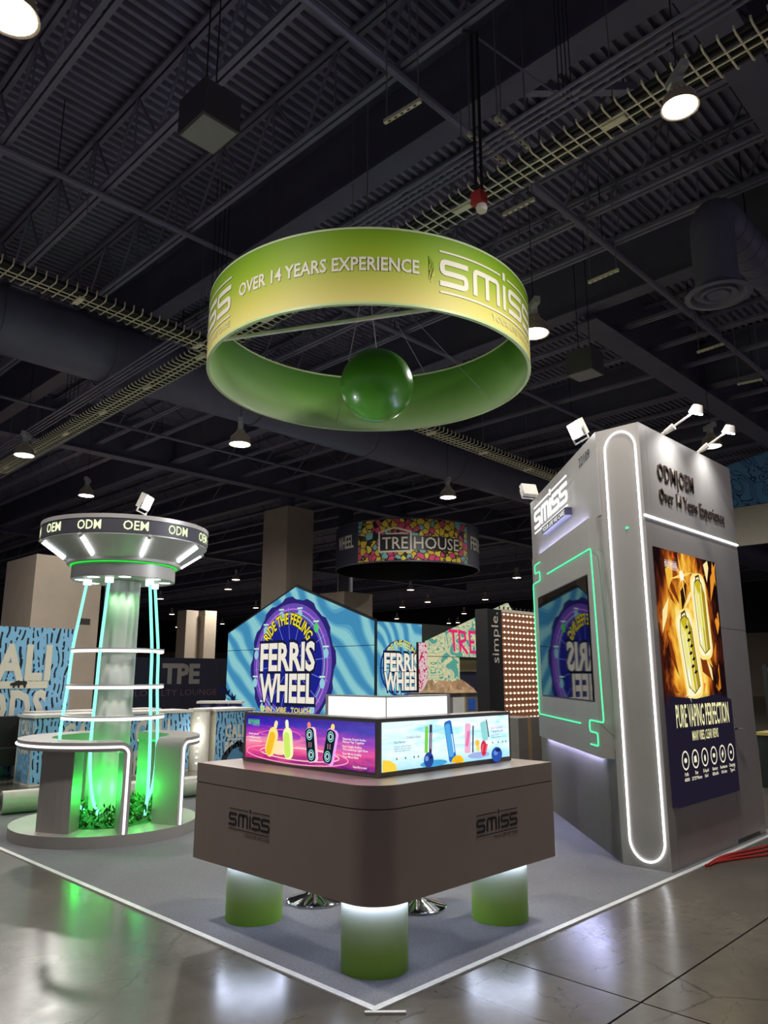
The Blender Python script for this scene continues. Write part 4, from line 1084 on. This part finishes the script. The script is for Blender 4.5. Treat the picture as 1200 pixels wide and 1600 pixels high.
# pointed blue booth
FX, FY = 12.65, 12.70
fb = thing('house_booth', (FX + 2, FY + 3.5, 0), 'house-shaped blue wave booth with big white wheel lettering', 'booth')
ff = Fr((FX, 20.06, 0), (0, -1, 0), (0, 0, 1)); FW = 20.06 - FY
pk = 20.06 - 16.33
low = [(0, 0), (FW, 0), (FW, 2.46), (0, 2.46)]; upp = [(0, 2.48), (FW, 2.48), (FW, 3.16), (pk, 4.44), (0, 3.08)]
full = [(-.08, 0), (FW + .03, 0), (FW + .03, 3.22), (pk, 4.52), (-.08, 3.13)]
MB().prism(full, -.10, -.03, ff).build('frame', M_black, fb)
def wavep(poly_, c):
    m = MB(); m.prism(poly_, c - .03, c, ff)
    for i in range(len(m.v)): v = poly_[i % len(poly_)]; m.uv[i] = (v[0] / 6, v[1] / 6)
    return m
p1 = wavep(low, 0).build('print_panel', M_waves, fb); p2 = wavep(upp, 0).build('print_panel', M_waves, fb)
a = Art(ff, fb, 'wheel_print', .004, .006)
wc = (3.6, 1.97)
sc_ = []
for i in range(72):
    t = 2 * pi * i / 72; r = 1 + (.045 if i % 6 < 3 else 0); sc_.append((wc[0] + 2.08 * r * cos(t), max(.02, wc[1] + 2.08 * r * sin(t))))
a.put(poly(sc_), '#2d2470'); a.put(poly([(x, max(.02, y)) for x, y in ell(*wc, 1.98, 1.95, 48)]), '#6a4cae'); a.put(poly(ell(*wc, 1.55, 1.5, 48)), '#1d2288')
for k in range(16):
    t = 2 * pi * k / 16 + .1; a.put(stroke([(wc[0] + .5 * cos(t), wc[1] + .5 * sin(t)), (wc[0] + 1.9 * cos(t), wc[1] + 1.85 * sin(t))], .02), '#7a8ce0')
a.put(stroke(ell(*wc, 1.8, 1.76, 48), .04, closed=True), '#c07ae0'); a.put(stroke(ell(*wc, 1.66, 1.62, 48), .025, closed=True), '#7ae0d8')
for k in range(12):
    t = 2 * pi * k / 12 + .26; x, y = wc[0] + 1.8 * cos(t), wc[1] + 1.76 * sin(t)
    a.put(poly(ell(x, y - .14, .12, .15, 12)), '#52c86a' if k == 1 else '#8fc8d8', 'gondola_print'); a.put(stroke([(x - .13, y + .06), (x + .13, y + .06)], .05), '#bff0d0', 'gondola_print')
ar = Cy  # yellow arched lettering
R_ = 1.12
def arched(bold):
    g_ = text('RIDE THE FEELING', .36, 2.35, bold, 'C'); return ([(3.62 + (R_ + y) * sin(x / R_), 2.12 + (R_ + y) * cos(x / R_)) for x, y in g_[0]], g_[1])
a.put(arched(.06), '#16140c', 'slogan_lettering'); a.put(arched(.02), '#f2e21c', 'slogan_lettering')
for wd, y in (('FERRIS', 1.74), ('WHEEL', .76)): a.put(shift(text(wd, .96, 2.92, .07, 'C'), 3.62, y), '#191c3c', 'title_lettering')
for wd, y in (('FERRIS', 1.79), ('WHEEL', .81)): a.put(shift(text(wd, .86, 2.78, .035, 'C'), 3.62, y), '#ece6d6', 'title_lettering')
a.put(shift(text('THIN . VIBE . TOUCH', .16, 2.55, .02, 'C'), 3.58, .47), '#e8dc3a', 'slogan_lettering')
bwc = (-.05, -.38)
for r_, w_ in ((1.45, .06), (1.30, .03)): a.put(stroke([p for p in ell(*bwc, r_, r_, 40, 0, .27, 1.52)], w_), '#141a34', 'wheel_print')
for k in range(5):
    t = .42 + k * .27; x, y = bwc[0] + 1.45 * cos(t), bwc[1] + 1.45 * sin(t)
    a.put(stroke([(max(.02, bwc[0] + .3 * cos(t)), bwc[1] + .5 * sin(t) + .2), (x, y)], .03), '#141a34', 'wheel_print')
    a.put(poly([(x - .10, y), (x + .14, y - .06), (x + .2, y + .18), (x + .06, y + .10), (x - .05, y + .24)]), '#141a34', 'gondola_print')
a.flush()
# side wall of that booth
fs_ = Fr((FX + .05, FY - .04, 0), (1, 0, 0), (0, 0, 1)); SWl = 1.98
MB().box((FX + .11, FY + .001, 0), (FX + 6, FY + .3, 3.18)).build('side_wall', M_black, fb)
m = MB(); pl = [(.06, 0), (SWl, 0), (SWl, 3.15), (.06, 3.15)]; m.prism(pl, -.0, .03, fs_)
for i in range(8): m.uv[i] = (pl[i % 4][0] / 3 + .4, pl[i % 4][1] / 4)
m.build('print_panel', M_waves, fb)
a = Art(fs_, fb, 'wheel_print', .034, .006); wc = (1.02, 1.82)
a.put(stroke(ell(*wc, .86, .80, 36), .06, closed=True), '#1f2f7a')
for k in range(12): a.put(stroke([wc, (wc[0] + .86 * cos(k * pi / 6), wc[1] + .8 * sin(k * pi / 6))], .03), '#1f2f7a')
gt = text('RIDE THE FEELING', .2, 1.5, .02, 'C'); R_ = .78
a.put(([(1.05 + (R_ + y - .1) * sin(x / R_), 1.72 + (R_ + y - .05) * cos(x / R_)) for x, y in gt[0]], gt[1]), '#e8dc3a', 'slogan_lettering')
for wd, y in (('FERRIS', 1.72), ('WHEEL', 1.17)): a.put(shift(text(wd, .58, 1.62, .07, 'C'), 1.06, y), '#191c3c', 'title_lettering')
for wd, y in (('FERRIS', 1.75), ('WHEEL', 1.20)): a.put(shift(text(wd, .51, 1.54, .035, 'C'), 1.06, y), '#ece6d6', 'title_lettering')
a.flush()
# purple counter before it
pc = thing('curved_counter', (7.0, 11.9, 0), 'purple ribbed counter standing before the blue booth', 'counter')
m = MB()
for k in range(3): m.tube([(6.75 + .22 * k, 12.05 - .22 * k, 0), (6.75 + .22 * k, 12.05 - .22 * k, 1.0)], .15, 14)
m.build('ribbed_front', paint('purple_wrap', '#5c5c96', .5), pc, True)
MB().box((-.2, -.2, 1.0), (.8, .2, 1.05), Fr((6.75, 12.05, 0), (1, -1, 0), (1, 1, 0), (0, 0, 1))).build('top', M_white, pc)

# graffiti house wall and pink panel
mr = thing('graffiti_wall', (14.5, 11.0, 0), 'teal gabled wall covered in cream graffiti with pink lettering', 'booth')
fm = Fr((12.99, 10.93, 0), (1, 0, 0), (0, 0, 1))
M_graf = uv_emit('graffiti_print', squig('#5fae9e', '#e8e2b0', 3.2, .03, 1.6), .75)
def uvp(poly_, c0, c1, fr, k):
    m = MB(); m.prism(poly_, c0, c1, fr)
    for i in range(len(m.v)): v = poly_[i % len(poly_)]; m.uv[i] = (v[0] * k, v[1] * k)
    return m
uvp([(0, 2.14), (5.2, 2.14), (5.2, 2.52), (3.9, 3.85), (0, 2.54)], -.1, 0, fm, .5).build('gable_panel', M_graf, mr)
uvp([(0, 0), (1.39, 0), (1.39, 2.12), (0, 2.12)], -.1, 0, fm, .5).build('lower_panel', M_graf, mr)
MB().box((1.39, 0, -.5), (5.2, 2.13, -.2), fm).build('interior_shade', M_navy, mr)  # solid navy block, painting in the shade of the door opening
MB().box((1.45, 1.72, -.18), (2.4, 2.05, -.16), fm).build('menu_board', paint('menu_board', '#6d6248', .6), mr)
a = Art(fm, mr, 'lettering', .004, .005)
def letters(x0, y0, h, w, col):
    T = [[(0, 1), (1, 1)], [(.5, 1), (.5, 0)]]; K = [[(0, 0), (0, 1), (.6, .95), (.65, .6), (.02, .45), (.8, -.1)]]; E_ = [[(.7, 1), (0, 1), (0, 0), (.7, 0)], [(0, .5), (.5, .5)]]
    x = x0
    for ch in (T, K, E_):
        for s in ch: a.put(stroke([(x + px * w - py * .05, y0 + py * h) for px, py in s], .09), col, 'lettering')
        x += w * 1.15
letters(.95, 2.28, .58, .42, '#d8286e'); a.put(poly([(2.85, 2.4), (3.2, 2.9), (3.3, 2.4), (3.1, 2.2)]), '#d8286e', 'lettering'); a.flush()
MB().box((-.36, 0, -.1), (-.01, 2.5, -.02), fm).build('pink_panel', M_black, mr)
uvp([(-.35, .2), (-.02, .2), (-.02, 2.49), (-.35, 2.49)], -.02, .0, fm, 1.0).build('pink_print', uv_emit('pink_graffiti', squig('#d42c5e', '#f6dce0', 4.5, .035, 1.5), .75), mr)

# bulb wall
bw = thing('bulb_wall', (11, 6.6, 0), 'brown wall covered in rows of glowing bulbs', 'booth')
fv = Fr((9.82, 6.54, 0), (1, 0, 0), (0, 0, 1))
MB().box((0, 0, -.3), (.5, 2.97, .02), fv).build('black_post', M_black, bw)
MB().box((.5, 0, -.25), (2.6, 2.97, 0), fv).build('panel', paint('brown_panel', '#8a5740', .6), bw)
MB().box((.5, 2.93, -.25), (2.6, 2.99, .01), fv).build('top_trim', M_offwhite, bw)
m = MB(); 
for r in range(18):
    for c in range(14):
        p = fv(.58 + .145 * c, .74 + .126 * r, .012); 
        m.add([p + V((0, -.015, .026)), p + V((.03, -.012, 0)), p + V((0, -.015, -.026)), p + V((-.03, -.012, 0)), p + V((0, -.04, 0))], [(0, 3, 4), (3, 2, 4), (2, 1, 4), (1, 0, 4)])
m.build('bulbs', E_bulb, bw, kind='stuff')
m = MB()
for r in range(18): m.box((.5, .732 + .126 * r, .0), (2.55, .748 + .126 * r, .008), fv)
m.build('bulb_strip', paint('bulb_strip', '#d8b48c', .5), bw)
m = MB()
for c in range(12): m.tube([fv(.6 + .16 * c, 2.99, -.1), fv(.6 + .16 * c, 3.06, -.1)], .018, 6)
m.build('top_knobs', M_cable, bw, kind='stuff')
vt = Fr((9.82 + .36, 6.54, 0), (0, 0, 1), (-1, 0, 0), (0, -1, 0))
MB().flat(shift(text('simple.', .25, 1.05, .0), 1.86, .0), vt, .024).build('lettering', M_offwhite, bw)
MB().flat(shift(text('brands', .06, .35, .0), 2.42, -.10), vt, .024).build('lettering', M_dark, bw)

# cardboard boxes
def carton(x0, y0, z0, dx, dy, dz, mat, label, rz=0.0):
    fr = Fr((x0, y0, z0), (cos(rz), sin(rz), 0), (-sin(rz), cos(rz), 0), (0, 0, 1))
    t = thing('cardboard_box', fr(dx / 2, dy / 2, 0), label, 'box', 'cardboard boxes')
    MB().box((0, 0, 0), (dx, dy, dz), fr).build('carton', mat, t)
    MB().box((dx * .42, -.002, 0), (dx * .58, dy + .002, dz + .002), fr).build('packing_tape', paint('packing_tape', '#a08a68', .3), t)
    return t, fr
t, fr = carton(3.55, 2.42, .009, .50, .60, .62, M_cardgrey, 'lower grey carton hidden behind the white light box')
t, fr = carton(3.55, 2.42, .633, .50, .60, .78, M_cardgrey, 'grey carton with blue square label under kraft paper')
MB().box((.33, -.004, .60), (.45, 0, .72), fr).build('blue_label', M_bluelabel, t)
MB().box((.06, -.004, .5), (.26, 0, .74), fr).build('paper_label', M_white, t)
kp = MB(); rs = random.Random(11); N, Mx = 12, 12; grid = []
for i in range(N + 1):
    for j in range(Mx + 1):
        u, v = i / N, j / Mx; e = min(u, 1 - u, v, 1 - v)
        p = fr(-.01 + u * .50, -.03 + v * .48, .785 + (min(1, e * 5)) * (.05 + .10 * rs.random())); grid.append(p)
kp.add(grid, [(i * (Mx + 1) + j, (i + 1) * (Mx + 1) + j, (i + 1) * (Mx + 1) + j + 1, i * (Mx + 1) + j + 1) for i in range(N) for j in range(Mx)])
kp.build('kraft_paper', M_kraft, None, label='crumpled brown kraft paper heaped on the labelled carton', category='paper')
for k, (x, y, z, lab) in enumerate([(7.05, 3.95, .003, 'lower dark carton under the bulb wall'), (7.05, 3.95, .485, 'upper dark carton under the bulb wall'), (7.75, 3.55, .003, 'dark carton beside the stacked pair under the bulb wall'), (7.75, 3.55, .485, 'top carton of right stack under the bulb wall')]):
    carton(x, y, z, .6, .5, .48, M_cardgrey if k < 2 else M_card, lab)

# striped blue booth at left with counters
cb = thing('banner_wall', (1.5, 10.7, 0), 'blue tiger-striped banner wall with tall cream lettering', 'banner')
fc = Fr((-.4, 10.65, 0), (1, 0, 0), (0, 0, 1)); CW = 3.4
m = uvp([(0, .0), (CW, .0), (CW, 2.42), (0, 2.42)], -.12, 0, fc, .55); m.build('banner_panel', M_tiger, cb)
a = Art(fc, cb, 'lettering', .004, .004, mat=lambda c: {'w': M_offwhite, 'k': M_black, 'b': paint('banner_blue', '#7fb4d6', .6)}[c])
a.put(shift(text('CALI', .58, 1.34, .04, 'R', 1.1), 3.03, 1.55), 'w'); a.put(stroke([(1.70, 1.45), (3.0, 1.45)], .12), 'w')
a.put(shift(text('PODS', .56, 1.30, .04, 'R', 1.1), 3.0, .80), 'w')
bear = [(0, 0), (.05, 0), (.07, .06), (.14, .07), (.15, 0), (.2, 0), (.21, .08), (.3, .09), (.33, 0), (.38, 0), (.40, .1), (.43, .14), (.40, .19), (.33, .22), (.24, .20), (.15, .23), (.07, .2), (.01, .16), (-.06, .15), (-.09, .10), (-.05, .06), (.0, .08)]
a.put(poly([(2.42 + x * .55, 1.40 + y * .55) for x, y in bear]), 'k', 'bear_print'); a.flush()
# low counters
def lowcounter(x0, x1, y, dep, label, word, ends=True):
    t = thing('low_counter', ((x0 + x1) / 2, y + dep / 2, 0), label, 'counter', 'blue striped counters')
    fr = Fr((x0, y, 0), (1, 0, 0), (0, 0, 1)); L = x1 - x0
    MB().box((x0, y + .002, 0), (x1, y + dep, .98)).build('body', M_offwhite, t)
    uvp([(.0, .03), (L, .03), (L, .97), (.0, .97)], -.004, .0, fr, .7).build('front_print', M_tiger, t)
    MB().box((x0 - .03, y - .03, .98), (x1 + .03, y + dep + .02, 1.02)).build('top', M_white, t)
    MB().box((x0 + .02, y + .02, -.0), (x1 - .02, y + dep, .03)).build('plinth', M_black, t)
    a = Art(fr, t, 'lettering', .002, .003, mat=lambda c: M_offwhite if c == 'w' else M_black)
    for (cx, h) in word:
        a.put(shift(text('CALI', h, h * 1.75, .04, 'C', 1.12), cx, .52), 'w'); a.put(shift(text('PODS', h, h * 1.75, .04, 'C', 1.1), cx, .52 - h * 1.35), 'w'); a.put(stroke([(cx - h * .7, .52 - h * .18), (cx + h * .7, .52 - h * .18)], h * .12), 'w')
    a.flush(); return t, fr
t, fr = lowcounter(1.8, 4.46, 9.01, .6, 'long blue striped counter behind the round tower', [(.75, .36), (1.95, .36)])
fe = Fr((1.8, 9.61, 0), (0, -1, 0), (0, 0, 1))
MB().rect(.05, .04, .55, .96, .004, fe, .004).build('end_print', M_tiger, t)
a = Art(fe, t, 'lettering', .006, .003, mat=lambda c: M_offwhite); a.put(shift(text('CALI', .2, .34, .05, 'C'), .3, .74), 'w'); a.put(shift(text('PODS', .2, .34, .05, 'C'), .3, .46), 'w'); a.flush()
t, fr = lowcounter(4.95, 5.75, 8.95, .7, 'short blue counter with bear print left of purple advert', [(.40, .22)])
a = Art(fr, t, 'bear_print', .002, .003, mat=lambda c: {'k': paint('bear_dark', '#1c2834', .6), 'b': paint('bear_blue', '#4f83a8', .6)}[c])
bb = [(.1, .04), (.65, .04), (.7, .2), (.66, .34), (.55, .44), (.46, .45), (.40, .40), (.28, .34), (.16, .22)]
a.put(poly(bb), 'k'); a.put(poly([(.2, .08), (.55, .08), (.6, .2), (.5, .34), (.36, .3)]), 'b'); a.put(poly(ell(.56, .3, .06, .05, 12)), 'k'); a.flush()
wl_ = thing('lit_column', (4.7, 9.1, 0), 'glowing white patterned column between two blue counters', 'column')
MB().lathe([(.18, .0), (.18, 1.0), (0, 1.0)], (4.7, 9.1), 24).build('diffuser', paint('diffuser_white', '#e6e2d4', .5), wl_, True)
MB().lathe([(.2, 1.0), (.2, 1.03), (0, 1.03)], (4.7, 9.1), 24).build('cap', M_white, wl_, True)
for k in range(9):
    MB().lathe([(.0, 0), (.022, .02), (.0, .04)], (4.7 - .12, 9.1 - .15, .10 + .095 * k), 8).build('crystal_bead', E_whitelow, wl_)
lamp('POINT', 'column_glow', wl_, (4.5, 8.8, .6), 4, (1, .98, .9), .1)
t, fr = lowcounter(2.2, 4.4, 10.0, .5, 'second blue counter set behind the long striped counter', [(.5, .2), (1.1, .2), (1.7, .2)])
t, fr = lowcounter(-.9, 1.35, 9.3, .6, 'blue striped counter cut by the left edge', [(.7, .34)])
sf = thing('black_sofa', (1.9, 10.2, 0), 'black padded seat between blue counters at far left', 'seat')
MB().box((1.45, 9.95, .22), (2.15, 10.5, .48)).build('seat_cushion', M_black, sf); MB().box((1.45, 10.4, .48), (2.15, 10.56, .95)).build('backrest', M_black, sf)
for x in (1.5, 2.1):
    for y in (10.0, 10.45): MB().tube([(x, y, 0), (x, y, .22)], .03, 8).build('leg', M_white, sf)
# carpet roll
cr = thing('carpet_roll', (1.9, 6.5, .0), 'long pale wrapped carpet roll lying behind the round tower', 'roll')
d = (V((3.6, 5.98, .17)) - V((.50, 6.88, .17)))
MB().tube([(.66, 6.88, .14), (4.2, 6.25, .14)], .13, 22).build('roll', paint('wrapped_roll', '#b5aea4', .4, 0, .12, 7), cr, True)
MB().tube([(.654, 6.881, .14), (.66, 6.88, .14)], .09, 18).build('roll_end', M_dark, cr); MB().tube([(.650, 6.882, .14), (.656, 6.881, .14)], .04, 14).build('core_tube', M_black, cr)
# lounge banner
tp = thing('lounge_banner', (11.5, 23.5, 0), 'dark navy lounge banner wall with grey block lettering', 'banner')
ft = Fr((6.5, 23.47, 0), (1, 0, 0), (0, 0, 1))
MB().box((0, 0, -.1), (8.45, 2.28, 0), ft).build('banner_panel', M_navy, tp)
a = Art(ft, tp, 'lettering', .004, .004, mat=lambda c: {'g': paint('banner_grey', '#9b9894', .6), 'p': paint('banner_plum', '#74506a', .6)}[c])
a.put(shift(text('TPE', .72, 1.65, .045), 5.55, 1.34), 'g'); a.put(shift(text('LOYALTY LOUNGE', .24, 3.5, .0), 4.5, .86), 'p'); a.put(shift(text('STAGE', .2, 1.0, .0), 1.6, .9), 'p'); a.flush()
# blue mural banner and white band at upper right
bm = thing('mural_banner', (20.5, 3.5, 5.4), 'high blue banner with dark scribble rings at far right', 'banner')
fu = Fr((20.53, 8.2, 0), (0, -1, 0), (0, 0, 1))
m = uvp([(0, 6.62), (7.5, 6.62), (7.5, 8.75), (0, 7.4)], -.1, 0, fu, .35); m.build('mural_print', uv_print('mural', squig('#6aa3d2', '#24427a', 2.6, .012, 2.2)), bm)
MB().box((0, 5.42, -.1), (7.5, 6.6, 0), fu).build('white_band', M_offwhite, bm)
for y in (7.5, 1.5): MB().tube([(20.6, y, 7.4), (20.6, y, 9.36)], .012, 5).build('hanger', M_cable, bm)
# table and board at the right edge
tbx = thing('draped_table', (9.9, 1.2, 0), 'black draped table at the right edge behind booth', 'table')
MB().box((9.3, .3, .0), (10.9, 1.25, .74)).build('drape', M_black, tbx)
MB().box((9.27, .27, .74), (10.93, 1.28, .78)).build('table_top', paint('yellow_edge', '#a99a4c', .6), tbx)
wbd = thing('white_board', (9.9, 1.3, .78), 'pale framed board standing on the black draped table', 'board')
MB().box((9.42, 1.06, .781), (10.9, 1.12, 1.76)).build('frame', M_black, wbd); MB().box((9.46, 1.05, .82), (10.86, 1.06, 1.72)).build('board', paint('board_grey', '#9a958f', .5), wbd)
ls = thing('leaning_sign', (9.4, .7, .78), 'narrow red and white printed sign leaning on the board', 'sign')
MB().box((0, 0, 0), (.09, .85, .015), Fr((9.52, .78, .782), (1, 0, 0), (-.12, .22, .95))).build('strip', M_offwhite, ls)
for k in range(7): MB().box((.015, .06 + .11 * k, -.003), (.075, .10 + .11 * k + (.04 if k == 1 else 0), -.0005), Fr((9.52, .78, .782), (1, 0, 0), (-.12, .22, .95), None)).build('print_block', M_red if k in (0, 2) else M_dark, ls)
MB().box((8.9, -.6, .0), (11.4, .25, .012)).build('green_mat', paint('green_mat', '#5f7040', .9), None, label='dull green mat on the floor before the draped table', category='mat')
# red cords on the floor
for k, (P, lab) in enumerate([([(3.99, -.02), (4.25, -.05), (4.7, -.22), (5.6, -.6), (6.5, -.9)], 'red cord on the floor by the booth wall, lower strand'),
                              ([(4.07, -.02), (4.5, .0), (5.14, -.13), (5.9, -.18), (6.8, -.35)], 'red cord on the floor by the booth wall, upper strand'),
                              ([(4.03, -.03), (4.4, -.04), (5.0, -.2), (5.7, -.32), (6.5, -.5)], 'red cord on the floor by the booth wall, middle strand')]):
    MB().tube(smooth_path([(x, y, .012) for x, y in P], 5), .011, 6).build('power_cord', M_red, None, True, label=lab, category='cord', group='red cords on the floor')
